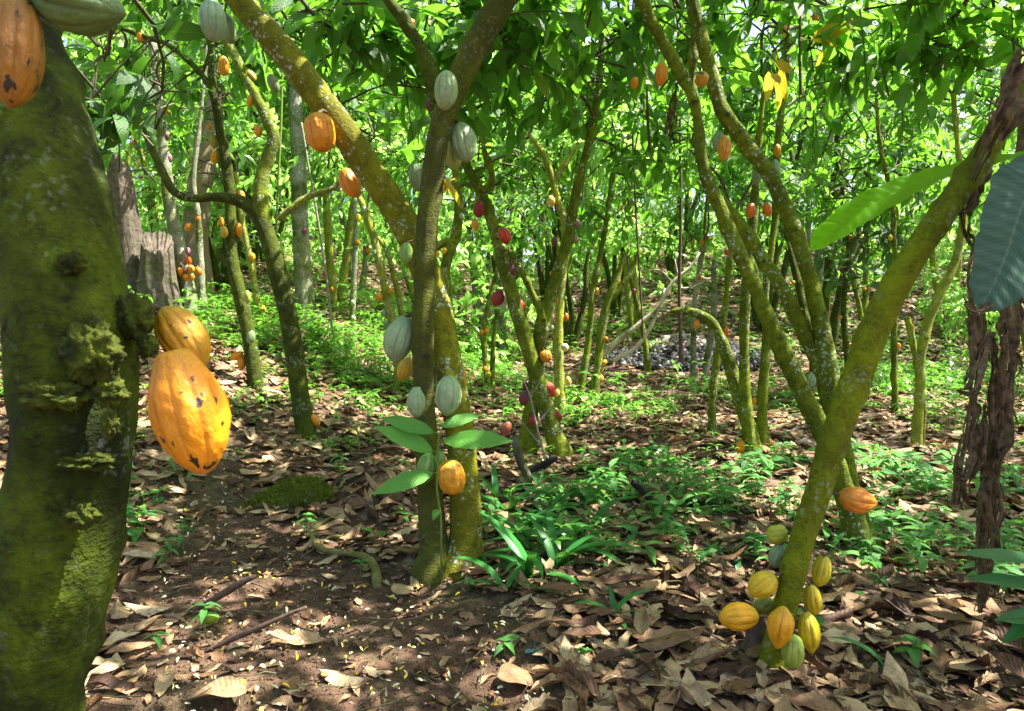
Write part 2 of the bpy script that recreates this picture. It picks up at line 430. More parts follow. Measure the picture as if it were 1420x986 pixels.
def mat_pod():
    m = NT('cacao_pod_skin')
    oi = m.n('ShaderNodeObjectInfo'); base = oi.outputs['Color']; r = m.attr('rnd')
    tc = m.n('ShaderNodeTexCoord'); off = m.n('ShaderNodeVectorMath', operation='ADD'); m.t.links.new(tc.outputs['Object'], off.inputs[0])
    cmb = m.n('ShaderNodeCombineXYZ'); rr = m.math('MULTIPLY', oi.outputs['Random'], 37.0)
    for i in range(3): m.t.links.new(rr, cmb.inputs[i])
    m.t.links.new(cmb.outputs[0], off.inputs[1]); v = off.outputs[0]
    n1 = m.noise(v, 3.2, 4, .6); n2 = m.noise(v, 13, 4, .65); n3 = m.noise(v, 45, 3, .6)
    sz = m.n('ShaderNodeSeparateXYZ'); m.t.links.new(tc.outputs['Object'], sz.inputs[0])
    neck = m.math('MULTIPLY', m.ramp(m.math('ADD', sz.outputs[2], m.math('MULTIPLY', m.math('SUBTRACT', n1, .5), .35)), [(.22, 0), (.50, 1)]), .6)
    base0 = base; base = m.mix(neck, base, m.mix(1.0, base, (.42, .72, .6), 'MULTIPLY'))
    tipd = m.ramp(m.math('ADD', m.math('MULTIPLY', sz.outputs[2], -1.0), m.math('MULTIPLY', m.math('SUBTRACT', n2, .5), .2)), [(.40, 0), (.52, 1)])
    base = m.mix(m.math('MULTIPLY', tipd, .5), base, m.mix(1.0, base, (.5, .4, .35), 'MULTIPLY'))
    dark = m.mix(1.0, base, (.50, .46, .40), 'MULTIPLY')
    col = m.mix(m.math('MULTIPLY', m.ramp(r, [(.1, 1), (.55, 0)]), .75), base, dark)  # ridge shading put into the colour: grooves darkened between the ribs
    lite = m.mix(1.0, base, (1.25, 1.18, 1.25), 'MULTIPLY')
    col = m.mix(m.math('MULTIPLY', m.ramp(n1, [(.45, 0), (.7, 1)]), .6), col, lite)
    col = m.mix(m.math('MULTIPLY', m.ramp(n1, [(.28, 1), (.5, 0)]), .45), col, dark)
    col = m.mix(m.math('MULTIPLY', m.ramp(n2, [(.33, 1), (.42, 0)]), .35), col, dark)
    nsp = m.math('ADD', m.noise(v, 4.6, 4, .55, .3), m.math('MULTIPLY', m.math('SUBTRACT', oi.outputs['Alpha'], 1.0), .25))
    sp = m.ramp(nsp, [(.60, 0), (.625, 1)])
    col = m.mix(sp, col, (.03, .016, .008))
    fine = m.math('MULTIPLY', m.ramp(n3, [(.69, 0), (.73, 1)]), .55)
    col = m.mix(fine, col, m.mix(1.0, base, (.4, .3, .25), 'MULTIPLY'))
    h = m.math('ADD', m.math('MULTIPLY', n2, .9), m.math('MULTIPLY', n3, .4))
    return m.finish(m.bsdf(col, m.ramp(n2, [(.3, .36), (.7, .58)]), m.bump(h, .5, .006), .5))
M['pod'] = mat_pod()

def simple(name, c1, c2, scale=20, rough=.8, bumpd=.005, trans=0):
    m = NT(name); g = m.geo(); n = m.noise(g.outputs['Position'], scale, 5, .65)
    col = m.ramp(n, [(.32, c1), (.68, c2)]); p = m.bsdf(col, rough, m.bump(n, .6, bumpd), .3)
    if trans:
        t = m.n('ShaderNodeBsdfTranslucent'); m.t.links.new(col, t.inputs['Color'])
        ms = m.n('ShaderNodeMixShader', ins={0: trans}); m.t.links.new(p, ms.inputs[1]); m.t.links.new(t.outputs[0], ms.inputs[2]); p = ms.outputs[0]
    return m.finish(p)
M['stalk'] = simple('pod_stalk', (.05, .035, .02), (.13, .09, .05), 60)
M['twig'] = simple('thin_twig', (.045, .04, .02), (.13, .12, .06), 30)
M['twig_pale'] = simple('pale_twig', (.2, .18, .12), (.34, .31, .22), 30)
M['vine'] = simple('hanging_vine', (.05, .03, .02), (.13, .085, .06), 40)
M['vine_green'] = simple('green_stem', (.10, .16, .02), (.16, .24, .035), 40)
M['root'] = simple('exposed_root', (.095, .085, .022), (.24, .20, .065), 22)
M['dead_banana'] = simple('dried_banana_leaf', (.045, .030, .015), (.27, .19, .105), 34, .85, .008, .12)
M['sheath'] = simple('reddish_dry_sheath', (.045, .024, .013), (.24, .145, .085), 30, .75, .01, .1)
M['moss_front'] = simple('velvet_moss_dark', (.008, .012, .001), (.095, .14, .003), 5, .95, .004)
M['moss_yellow'] = simple('velvet_moss_yellow', (.11, .12, .003), (.27, .28, .006), 9, .95, .004)
M['moss'] = simple('moss_cushion', (.05, .06, .005), (.20, .26, .01), 40, .95, .01)
M['moss_dark'] = simple('dark_moss_burl', (.008, .011, .002), (.085, .11, .004), 34, .95, .02)
M['plastic'] = simple('blue_plastic_scrap', (.04, .16, .19), (.08, .26, .30), 30, .4, .003)
M['stone'] = simple('grey_stone', (.22, .20, .16), (.42, .38, .31), 30, .9, .008)

def mat_petal():
    m = NT('fallen_petal'); col = m.ramp(m.attr('rnd'), [(0, (.62, .58, .32)), (.5, (.72, .68, .42)), (.75, (.75, .55, .06)), (1, (.80, .50, .02))])
    return m.finish(m.bsdf(col, .6, None, .3))
M['petal'] = mat_petal()

def mat_heap():
    m = NT('blackened_husk'); col = m.ramp(m.attr('rnd'), [(0, (.012, .012, .014)), (.55, (.045, .042, .045)), (.8, (.16, .13, .12)), (1, (.38, .30, .25))])
    return m.finish(m.bsdf(col, .5, None, .5))
M['husk'] = mat_heap()

def mat_banana(name, c1, c2, trans, tcol, rough):
    m = NT(name); uvn = m.n('ShaderNodeUVMap', uv_map='UVMap'); sep = m.n('ShaderNodeSeparateXYZ'); m.t.links.new(uvn.outputs[0], sep.inputs[0])
    a = m.math('ABSOLUTE', m.math('SUBTRACT', sep.outputs[0], .5))
    v = m.math('SUBTRACT', m.math('MULTIPLY', sep.outputs[1], 60.0), m.math('MULTIPLY', a, 12.0))
    nz = m.noise(uvn.outputs[0], 6, 3)
    v = m.math('ADD', v, m.math('MULTIPLY', nz, .5))
    s1 = m.math('SINE', m.math('MULTIPLY', v, 6.283)); s2 = m.math('SINE', m.math('MULTIPLY', v, 1.9))
    f = m.math('ADD', m.math('MULTIPLY', s1, .22), m.math('ADD', m.math('MULTIPLY', s2, .2), .5))
    col = m.mix(f, c1, c2); mid = m.ramp(a, [(.012, 1), (.022, 0)]); col = m.mix(mid, col, (c2[0] * 1.7, c2[1] * 1.3, c2[2] * 1.3))
    p = m.bsdf(col, rough, m.bump(f, .22, .004), .25)
    t = m.n('ShaderNodeBsdfTranslucent', ins={'Color': (*tcol, 1)})
    ms = m.n('ShaderNodeMixShader', ins={0: trans}); m.t.links.new(p, ms.inputs[1]); m.t.links.new(t.outputs[0], ms.inputs[2])
    return m.finish(ms.outputs[0])
M['banana_lit'] = mat_banana('banana_leaf_backlit', (.08, .28, .010), (.12, .36, .012), .7, (.42, 1.0, .02), .4)
M['banana_blue'] = mat_banana('banana_leaf_waxy', (.030, .075, .055), (.055, .115, .085), .12, (.1, .4, .05), .6)
# ------------------------------------------------------------------ setting: terrain
def axis(lims):
    out = []
    for (a, b, st) in lims: out.append(np.arange(a, b, st))
    out.append([lims[-1][1]]); return np.concatenate(out)

gx = axis([(-160, -60, 12), (-60, -20, 3), (-20, -8, .5), (-8, -3, .14), (-3, 3, .035), (3, 8, .14), (8, 20, .5), (20, 60, 3), (60, 160, 12)])
gy = axis([(-60, -10, 6), (-10, 0, 1.0), (0, 1.8, .2), (1.8, 7, .035), (7, 14, .12), (14, 30, .5), (30, 60, 3), (60, 170, 12)])
X, Y = np.meshgrid(gx, gy); Z = G(X, Y); pw = path_w(X, Y)
nzv = np.zeros_like(Z)
for i in range(len(gy)):
    if not (1.6 < gy[i] < 7.2): continue
    for j in range(len(gx)):
        if -4 < gx[j] < 4:
            v = Vector((gx[j], gy[i], 0)); nzv[i, j] = mnoise.noise(v * 7) * .012 + mnoise.noise(v * 22) * .007
Z = Z + nzv
nx, ny = len(gx), len(gy)
i = np.arange(ny - 1)[:, None] * nx; j = np.arange(nx - 1)[None]
Q = np.stack([i + j, i + j + 1, i + nx + j + 1, i + nx + j], -1).reshape(-1, 4)
me = mesh_np('ground', np.stack([X, Y, Z], -1).reshape(-1, 3), Q, True, {'rnd': pw.ravel()}, mats=[M['ground']])
tag(link('ground', me), 'dark forest soil with a trodden path between the trees', kind='structure')

# ------------------------------------------------------------------ trees
STEMS = {}     # tree key -> list of paths (n,4)
ALLSTEMS = []  # every stem (key, path) for finding what a pod hangs from

def stem_path(pts, d=None, step=.05, sink=True):
    """pts rows (px,py,width px[,depth]); the first row is the foot when sink is True"""
    if d is None: _, d = Pg(pts[0][0], pts[0][1])
    rows = []
    for p in pts:
        dd = p[3] if len(p) > 3 else d
        w = P(p[0], p[1], dd); rows.append([*w, p[2] / 2 * dd / FPX * .87 * math.cos(math.atan((p[0] - 710) / FPX))])
    if sink:
        f = rows[0]; g = float(G(f[0], f[1]))
        if g < f[2] - .05:      # foot below the frame: carry on down to the soil
            rows.insert(0, [f[0], f[1], (f[2] + g) / 2, f[3] * 1.04]); rows.insert(0, [f[0], f[1], g, f[3] * 1.2])
        else:
            rows[0][3] *= 1.12
        f = rows[0]; rows.insert(0, [f[0], f[1], f[2] - .12, f[3] * 1.25])
    return catmull(rows, step)

def in_front(pts, key_d, pad=26):
    """bool mask: leaf clumps that would stand in front of a kept stem"""
    px, py, d = proj(pts); hide = np.zeros(len(pts), bool)
    for (cx, cy, r, dd) in KEEP:
        hide |= ((px - cx) ** 2 + (py - cy) ** 2 < (r + pad * 3.5 / np.maximum(d, .5)) ** 2) & (d < dd - .12) & (d > 0)
    return hide
KEEP = []

def low_rule(pts):
    """foliage hangs only above the understorey: the nearer, the higher in view"""
    px, py, d = proj(pts)
    inside = (px > -150) & (px < 1570) & (d > 0)
    lim = np.interp(d, [0, 2.3, 3.2, 4.5, 6, 8, 11, 15, 22], [-250, -120, 40, 150, 215, 285, 345, 420, 470])
    lim = lim + 45 * np.sin(px * .013 + d) * (d > 3) + np.where((px > 1120) & (px < 1260) & (d > 6), 110, 0) + np.where((px > 840) & (px < 1300) & (d > 5), 45, 0)
    return (~inside) | (py < lim)

def twig_leaves(bag, tips, dirs, lens, nleaf, LS, WS, lod, droop=(.2, .9), mi_leaf=0, mi_twig=1, twig=True, rshift=0.0, leafk=1.0, check=None):
    """twigs ending at tips; alternate big drooping leaves along each"""
    n = len(tips)
    if n == 0: return
    start = tips - dirs * lens[:, None]
    ref = np.array([0, 0, 1.0])
    side = unit(np.cross(dirs, ref) + 1e-6)
    bs, ds, ns_, Ls, rn = [], [], [], [], []
    for k in range(nleaf):
        t = 0.25 + 0.75 * k / max(1, nleaf - 1)
        sag = -0.18 * lens * t * t
        p = start + dirs * (lens * t)[:, None]; p[:, 2] += sag
        sg = 1 if k % 2 else -1
        a = RNG.uniform(.5, 1.1, n) if k < nleaf - 1 else RNG.uniform(0, .3, n)
        dd = dirs * np.cos(a)[:, None] + side * (sg * np.sin(a))[:, None] + RNG.normal(0, .22, (n, 3))
        dd[:, 2] -= RNG.uniform(-.2, .62, n)
        bs.append(p); ds.append(unit(dd)); ns_.append(np.tile(ref, (n, 1)) + RNG.normal(0, .5, (n, 3)))
        Ls.append(RNG.uniform(LS[0], LS[1], n)); rn.append(np.clip(RNG.beta(2, 2.4, n) + rshift, 0, 1))
    B = np.vstack(bs); D = np.vstack(ds); Nn = unit(np.vstack(ns_)); L = np.concatenate(Ls); R_ = np.concatenate(rn)
    keep = RNG.uniform(0, 1, len(B)) < leafk
    if check is not None: keep &= check(B + D * L[:, None] * .6)
    B, D, Nn, L, R_ = B[keep], D[keep], Nn[keep], L[keep], R_[keep]
    W = L * RNG.uniform(WS[0], WS[1], len(L))
    ns, nt = {0: (8, 2), 1: (5, 1), 2: (3, 1)}[lod]
    V, Q, uv, r = leaves(B, D, Nn, L, W, 'cacao', ns, nt, RNG.uniform(droop[0], droop[1], len(L)), RNG.uniform(.05, .45, len(L)), .012 if lod < 2 else 0, R_)
    bag.add(V, Q, uv, r, mi_leaf)
    if twig:
        seg = 4 if lod < 2 else 3
        for q in range(n):
            pts = [[*(start[q] + dirs[q] * lens[q] * t - np.array([0, 0, .18 * lens[q] * t * t])), (.006 * (1 - t) + .0025) * (1 if lod < 2 else 1.5)] for t in (0, .35, .7, 1)]
            v, f, u = tube(pts, seg, cap=False); bag.add(v, f, u, .5, mi_twig)

def blob_twigs(c, r, n, outward=.8):
    u = rand_dirs(n) * (RNG.uniform(.15, 1, n) ** .45)[:, None]
    tips = np.asarray(c) + u * np.asarray(r)
    dirs = unit(u * outward + RNG.normal(0, .35, (n, 3)) + np.array([0, 0, -.12]))
    return tips, dirs

def branch_to(bag, a, b, r0, r1, seed=0, mi=1, seg=6):
    a = np.asarray(a, float); b = np.asarray(b, float); L = np.linalg.norm(b - a)
    if L < .05: return
    rows = []
    j = RNG.normal(0, .09 * L, (2, 3))
    for t, jj in ((0, 0 * j[0]), (.35, j[0]), (.7, j[1]), (1, 0 * j[0])):
        rows.append([*(a * (1 - t) + b * t + jj + np.array([0, 0, .12 * L * math.sin(PI * t)])), r0 * (1 - t) + r1 * t])
    v, q, u = tube(catmull(rows, max(.05, L / 9)), seg, cap=False); bag.add(v, q, u, .5, mi)

def knots_for(path, n, hr=(.02, .045), hh=(.006, .016)):
    out = []
    for _ in range(n):
        i = random.randrange(2, len(path) - 1); p = path[i]
        a = random.uniform(0, 2 * PI)
        out.append(((p[0] + p[3] * math.cos(a), p[1] + p[3] * math.sin(a), p[2]), random.uniform(*hr), random.uniform(*hh)))
    return out

def tree(key, stems, bark, label, cat='cacao tree', name='cacao_tree', seg=20, rough=.006, knots=10, keep=True, step=.05, group=None, seed=1, freq=9.0):
    """stems: list of (part name, pts, depth or None, sink)"""
    paths = []
    for (pn, pts, d, sink) in stems:
        if d is None and not sink: d = paths[0][1]
        dd = d if d is not None else Pg(pts[0][0], pts[0][1])[1]
        paths.append((stem_path(pts, dd, step, sink), dd, pn))
    o = paths[0][0][0, :3].copy(); o[2] = float(G(o[0], o[1]))
    root = empty(name, o); tag(root, label, cat, group)
    STEMS[key] = []
    for k, (path, dd, pn) in enumerate(paths):
        kn = knots_for(path, knots) if knots else None
        v, q, u = tube(path, seg, rough, True, seed + k, kn, freq=freq)
        kr_ = np.zeros(len(v))
        for (kp, kr, kh) in (kn or []): kr_ = np.maximum(kr_, np.exp(-(np.linalg.norm(v - np.asarray(kp), axis=1) / kr) ** 2) * min(1, kh * 90))
        b = Bag(); b.add(v, q, u, kr_)
        link(pn, b.mesh(pn, [M[bark] if isinstance(bark, str) else M[bark[k]]], origin=o), root)
        STEMS[key].append(path); ALLSTEMS.append((key, path))
        if keep:
            px, py, d_ = proj(path[:, :3])
            for a in range(0, len(path), 3):
                if d_[a] > .3: KEEP.append((px[a], py[a], path[a, 3] * FPX / d_[a], d_[a]))
    root['_k'] = key
    del root['_k']
    return root, o

def crown(root, o, blobs, leaf='leaf', lod=1, LS=(.12, .22), WS=(.34, .42), nleaf=10, name='crown', anchors=None, leafk=.80, rshift=0.0, tl=(.3, .65), rule=True, droop=(.2, .9)):
    """blobs: (centre, radii, n twigs). One mesh: leaves, twigs and the boughs that carry them"""
    bag = Bag()
    if lod == 2: LS = (.12, .23); nleaf = 11
    for (c, r, n) in blobs:
        tips, dirs = blob_twigs(c, r, n)
        lens = RNG.uniform(tl[0], tl[1], n)
        if rule:
            ok = low_rule(tips) & ~in_front(tips, 0); tips, dirs, lens = tips[ok], dirs[ok], lens[ok]
            chk = lambda p: low_rule(p) & ~in_front(p, 0, 14)
        else: chk = None
        if len(tips) == 0: continue
        twig_leaves(bag, tips, dirs, lens, nleaf, LS, WS, lod, leafk=leafk, rshift=rshift, check=chk, droop=droop)
        if anchors:
            a = min(anchors, key=lambda s: np.linalg.norm(np.asarray(s) - c))
            branch_to(bag, a, c, .018, .009)
            for q in RNG.choice(len(tips), min(len(tips), max(3, len(tips) // 4)), replace=False):
                branch_to(bag, c, tips[q] - dirs[q] * lens[q], .008, .004, seg=4)
    if bag.n:
        link(name, bag.mesh(name, [M[leaf], M['twig']], origin=o), root)

T = {}
def TR(key, *a, **k): T[key] = tree(key, *a, **k)

# the big mossy trunk in front, left
TR('front', [('trunk', [(46,1100,176,1.1),(42,986,170,1.1),(56,900,184,1.1),(78,800,196,1.1),(92,700,198,1.1),(102,600,200,1.1),(104,520,212,1.1),(104,450,216,1.1),(92,395,202,1.1),(76,300,196,1.12),(54,200,184,1.15),(34,100,164,1.18),(28,20,130,1.2),(5,-90,125,1.22),(-40,-260,120,1.25),(-100,-460,110,1.3)], 1.1, True)],
   'bark_front', 'thick dark green mossy cacao trunk with rough knotty burls, nearest of all trees', seg=72, rough=.010, knots=26, step=.014, seed=5, freq=11)
# centre: leaning ochre stem and upright brown stem
TR('centre', [
    ('leaning_stem', [(640,790,88,3.55),(645,762,62,3.55),(646,735,52,3.55),(645,690,48,3.55),(640,620,45,3.58),(632,560,44,3.63),(622,510,44,3.69),(611,450,45,3.75),(598,400,47,3.79),(580,350,47,3.79),(556,300,47,3.79),(512,235,47,3.77),(465,165,47,3.73),(422,108,47,3.73),(385,62,46,3.73),(345,15,45,3.73),(300,-40,43,3.73),(230,-130,41,3.73),(150,-240,38,3.73)], 3.55, True),
    ('upright_stem', [(606,790,74,3.53),(603,764,52,3.53),(600,735,44,3.53),(597,690,40,3.53),(592,620,37,3.53),(588,550,35,3.53),(587,480,34,3.53),(588,400,34,3.53),(592,320,35,3.53),(598,260,35,3.53),(608,190,36,3.53),(622,145,38,3.53),(642,100,40,3.53),(665,55,42,3.53),(690,12,43,3.53),(725,-50,42,3.53),(790,-140,38,3.53)], 3.53, True),
    ('side_branch', [(606,170,20),(603,125,19),(590,80,18),(568,40,17),(535,-5,16),(500,-60,14)], 3.55, False)],
   ['bark_ochre', 'bark_plain', 'bark_dark'], 'cacao tree at the centre with one leaning ochre stem and one straight brown stem', seg=40, rough=.006, knots=16, step=.022, seed=9)
TR('left_mid', [
    ('trunk', [(425,606,34),(420,575,31),(412,520,30),(402,450,30),(390,400,30),(378,350,29),(366,315,28),(352,292,26),(330,278,20),(300,273,15),(268,275,15),(242,266,15),(224,235,14),(208,200,12),(200,178,8)], None, True),
    ('branch', [(366,315,24),(362,285,25),(362,250,22),(374,212,20),(380,190,20),(368,160,18),(345,115,16),(322,70,15),(302,35,14),(285,0,13),(262,-50,12)], None, False),
    ('side_branch', [(385,305,10),(400,292,11),(430,272,10),(460,262,9),(480,240,6)], 6.5, False)],
   ['bark_dark', 'bark_green', 'bark_bright'], 'dark mossy cacao tree whose trunk bends back sharply at a low fork', seg=22, rough=.012, step=.035, seed=21)
TR('left_back', [
    ('trunk', [(356,538,26),(350,500,24),(343,455,23),(333,410,22),(322,360,21),(320,310,20),(318,260,19),(312,215,18),(303,170,15),(296,130,14),(292,90,11),(291,50,9),(289,0,8),(280,-50,7)], None, True),
    ('branch', [(298,135,11),(283,108,10),(262,85,9),(232,62,9),(205,52,8),(170,40,6),(130,25,4)], None, False),
    ('broken_branch', [(318,370,14),(308,355,9),(303,345,5)], None, False)],
   'bark_dark', 'slim nearly black mossy cacao tree between the bent tree and the pale trunks', seg=18, rough=.012, step=.04, seed=31)
TR('pale_left', [
    ('trunk', [(268,440,30),(262,410,27),(254,370,26),(245,330,24),(235,280,22),(228,220,19),(222,170,17),(216,110,16),(213,60,14)], None, True),
    ('second_stem', [(283,455,15),(280,410,14),(277,350,12),(275,300,10),(268,250,9),(276,180,7),(284,100,6),(290,20,4)], None, True)],
   'bark_pale', 'pale lichen spotted tree carrying a bunch of orange and purple pods', seg=18, rough=.012, step=.06, seed=37)
TR('pink_trunk', [('trunk', [(272,410,60,11.5),(272,360,46,11.5),(272,310,42,11.5),(277,260,42,11.5),(286,210,38,11.5),(293,170,30,11.5),(297,130,20,11.5)], 11.5, True),
                  ('bough', [(288,215,16,11.5),(298,180,16,11.5),(303,150,15,11.5),(300,120,14,11.5),(290,60,12,11.5)], 11.5, False)],
   'bark_pink', 'smooth brownish pink broad trunk behind the pale tree', 'tree', 'old_tree', seg=20, rough=.03, step=.12, seed=41, freq=3)
TR('grey_trunk', [('trunk', [(424,478,42,11),(424,440,32,11),(421,390,30,11),(417,330,27,11),(415,270,25,11),(414,220,24,11),(410,150,22,11),(400,40,20,11)], 11, True)],
   'bark_pale', 'tall pale grey trunk standing behind the bent mossy tree', 'tree', 'shade_tree', seg=20, rough=.015, step=.12, seed=43, freq=4)
TR('middle', [
    ('trunk', [(778,628,34),(768,600,29),(756,560,27),(744,520,26),(732,480,25),(720,440,24),(708,400,23),(697,360,21),(688,325,20),(678,295,18),(664,262,16),(650,235,15),(640,205,14),(625,150,10)], None, True),
    ('crossing_stem', [(732,606,28,6.2),(738,560,23,6.2),(746,500,24,6.2),(752,450,24,6.2),(764,410,22,6.2),(776,370,20,6.2),(786,335,18,6.2),(793,300,17,6.2),(800,262,15,6.2),(812,215,14,6.2),(824,165,13,6.2),(830,120,11,6.2),(835,50,9,6.2)], 6.2, True),
    ('side_branch', [(757,460,12),(748,430,12),(735,400,12),(722,375,11),(708,352,11),(690,335,9)], 6.0, False),
    ('hooked_branch', [(662,262,9),(676,263,10),(683,250,9),(680,232,9),(672,212,7),(668,185,5)], 5.6, False)],
   'bark_green', 'green mossy cacao tree with crossing stems and dark red pods', seg=20, rough=.012, step=.04, seed=51)
TR('bright', [
    ('trunk', [(778,590,20,8),(776,540,17,8),(774,480,16,8),(776,420,15,8),(782,360,14,8),(783,310,13,8),(772,275,12,8),(764,240,10,8),(748,205,9,8),(735,190,6,8)], 8, True),
    ('second_stem', [(757,588,14,8.2),(753,540,11,8.2),(748,500,10,8.2)], 8.2, True),
    ('branch', [(768,252,8,8),(778,235,7,8),(790,218,6,8),(800,200,4,8)], 8, False)],
   'bark_bright', 'slender pale yellow green cacao stem lit by the sun', seg=14, rough=.012, step=.06, seed=57)
TR('twin', [
    ('trunk', [(822,552,18,9),(829,510,14,9),(833,465,13,9),(842,420,12,9),(856,385,10,9),(866,350,8,9)], 9, True),
    ('second_stem', [(803,548,14,9.2),(812,500,11,9.2),(818,450,10,9.2),(822,400,10,9.2),(833,350,9,9.2),(842,300,8,9.2),(850,240,7,9.2)], 9.2, True),
    ('side_branch', [(842,420,8,9),(858,402,9,9),(876,375,9,9),(888,345,7,9)], 9, False)],
   'bark_green', 'pair of thin mossy stems beside the bleached dead branches', seg=14, rough=.012, step=.06, seed=61)
TR('thin_back', [('trunk', [(900,530,12,12),(896,490,10,12),(890,450,9,12),(880,410,7,12),(872,380,6,12)], 12, True)],
   'bark_green', 'single thin stem at the edge of the black husk heap', seg=10, rough=.01, step=.08, seed=63)
TR('pod_pair', [('trunk', [(964,548,16,10.5),(962,500,11,10.5),(962,450,10,10.5),(966,400,9,10.5),(975,340,8,10.5)], 10.5, True),
                ('second_stem', [(974,546,12,10.6),(982,490,10,10.6),(990,430,9,10.6),(990,360,8,10.6)], 10.6, True)],
   'bark_pale', 'two pale thin stems with red and orange pods at the foot', seg=12, rough=.012, step=.07, seed=67)
TR('bent', [
    ('bent_stem', [(1044,626,26),(1036,585,23),(1022,540,21),(1010,500,20),(1000,470,18),(985,445,16),(965,434,14),(943,431,13),(930,432,9)], None, True),
    ('upright_stem', [(1042,632,22),(1036,580,20),(1032,520,18),(1032,460,17),(1034,400,16),(1040,340,15),(1046,280,13),(1052,200,11),(1060,120,9)], None, True),
    ('right_stem', [(1057,612,22,6.2),(1057,570,17,6.2),(1060,510,16,6.2),(1064,450,15,6.2),(1062,400,13,6.2),(1075,300,12,6.2),(1078,200,11,6.2),(1088,120,10,6.2),(1092,40,8,6.2)], 6.2, True),
    ('left_stem', [(987,598,14,7),(988,550,12,7),(994,500,12,7),(1004,440,11,7),(1010,380,9,7),(1016,300,8,7)], 7, True)],
   'bark_green', 'clump of mossy stems, one arching over to the left like a hook', seg=18, rough=.012, step=.04, seed=71)
TR('vee', [
    ('lower_stem', [(1196,770,56),(1185,730,44),(1165,665,38),(1145,612,34),(1118,555,31),(1092,500,29),(1066,445,27),(1040,385,25),(1018,335,24),(1000,292,23),(984,258,21),(972,215,18),(968,170,16),(960,135,15),(940,95,17),(918,55,17),(898,20,17),(880,-30,16),(850,-110,14)], None, True),
    ('inner_stem', [(1150,560,28,4.05),(1135,505,28,4.05),(1112,455,26,4.05),(1085,400,24,4.05),(1055,355,22,4.05),(1025,310,22,4.05),(1000,278,20,4.05)], 4.05, False),
    ('upper_stem', [(1196,765,48,4.0),(1180,690,38,4.0),(1166,620,36,4.0),(1155,560,34,4.0),(1147,500,32,4.0),(1134,430,29,4.0),(1112,350,27,4.0),(1090,290,26,4.0),(1065,240,26,4.0),(1030,195,26,4.0),(1003,155,24,4.0),(988,110,22,4.0),(975,60,21,4.0),(962,10,20,4.0),(950,-60,18,4.0)], 4.0, True),
    ('thin_stem', [(970,215,12,4.1),(966,170,11,4.1),(960,110,10,4.1),(962,60,9,4.1),(958,0,8,4.1)], 4.1, False),
    ('root_spur', [(1210,765,30),(1200,730,20),(1192,700,12)], None, True)],
   'bark_green', 'large mossy cacao tree with stems spreading in a V, white lichen spots', seg=32, rough=.010, knots=18, step=.03, seed=81)
TR('right', [
    ('trunk', [(1075,925,63),(1080,890,47),(1090,840,42),(1103,785,41),(1117,735,42),(1132,690,43),(1146,645,44),(1160,600,48),(1178,550,51),(1198,495,51),(1225,430,51),(1258,370,50),(1300,305,49),(1340,250,47),(1372,200,44),(1400,150,40),(1430,95,38),(1475,10,36),(1540,-110,35)], None, True),
    ('dead_stump', [(1052,905,44),(1050,880,34),(1047,850,20)], None, True)],
   ['bark_right', 'vine'], 'cacao tree leaning right with smooth yellow green moss and pods at its foot', seg=44, rough=.006, knots=14, step=.02, seed=91)
TR('right_back', [
    ('trunk', [(1270,637,20,6.2),(1272,590,18,6.2),(1276,540,17,6.2),(1277,495,16,6.2),(1288,445,16,6.2),(1305,405,15,6.2),(1322,370,13,6.2),(1334,320,12,6.2),(1334,270,10,6.2),(1328,200,9,6.2),(1322,130,8,6.2)], 6.2, True),
    ('second_stem', [(1277,632,12,6.3),(1280,580,10,6.3),(1276,530,11,6.3),(1266,480,11,6.3),(1258,440,10,6.3)], 6.3, True)],
   'bark_bright', 'sunlit pale forked stem between the leaning tree and the dried banana', seg=16, rough=.012, step=.05, seed=97)
TR('far_right_a', [('trunk', [(1241,558,12,8),(1240,510,10,8),(1240,460,9,8),(1243,400,9,8),(1240,330,8,8),(1236,270,8,8),(1220,200,7,8),(1215,120,6,8)], 8, True)],
   'bark_green', 'thin straight stem behind the yellow green leaning tree', seg=12, rough=.01, step=.08, seed=101)
TR('far_right_b', [('trunk', [(1178,520,12,9.5),(1172,470,10,9.5),(1170,420,9,9.5),(1176,350,8,9.5),(1170,280,8,9.5),(1160,180,7,9.5)], 9.5, True)],
   'bark_dark', 'dark thin stem on the slope behind the V shaped tree', seg=12, rough=.01, step=.08, seed=103)
TR('far_left_a', [('trunk', [(540,560,14,8.5),(552,520,13,8.5),(548,470,13,8.5),(540,430,13,8.5),(530,380,13,8.5),(518,330,12,8.5),(505,290,11,8.5),(497,270,9,8.5)], 8.5, True),
                  ('side_branch', [(560,470,10,8.6),(556,430,9,8.6),(548,390,9,8.6),(534,345,8,8.6),(515,320,7,8.6)], 8.6, False)],
   'bark_bright', 'yellowish stem just left of the centre tree with orange pods up it', seg=14, rough=.012, step=.07, seed=107)
TR('far_left_b', [('trunk', [(489,500,10,11),(488,450,9,11),(490,400,9,11),(493,340,8,11),(492,280,7,11),(490,200,6,11)], 11, True)],
   'bark_pale', 'straight pale stem strung with small green pods', seg=12, rough=.012, step=.08, seed=109)
TR('far_left_c', [('trunk', [(360,468,16,9.5),(358,430,12,9.5),(352,390,11,9.5),(345,350,10,9.5),(335,300,9,9.5),(328,240,8,9.5)], 9.5, True)],
   'bark_bright', 'thin mossy stem seen between the two dark trunks', seg=12, rough=.012, step=.08, seed=113)
TR('far_mid_a', [('trunk', [(622,540,16,8),(620,480,15,8),(622,420,15,8),(618,370,17,8),(632,325,16,8),(636,280,14,8),(632,240,12,8),(630,180,10,8)], 8, True),
                 ('side_branch', [(632,338,11,8),(618,336,12,8),(604,343,11,8),(598,352,7,8)], 8, False)],
   'bark_green', 'mossy tree hidden behind the leaning central stem', seg=14, rough=.014, step=.06, seed=127)
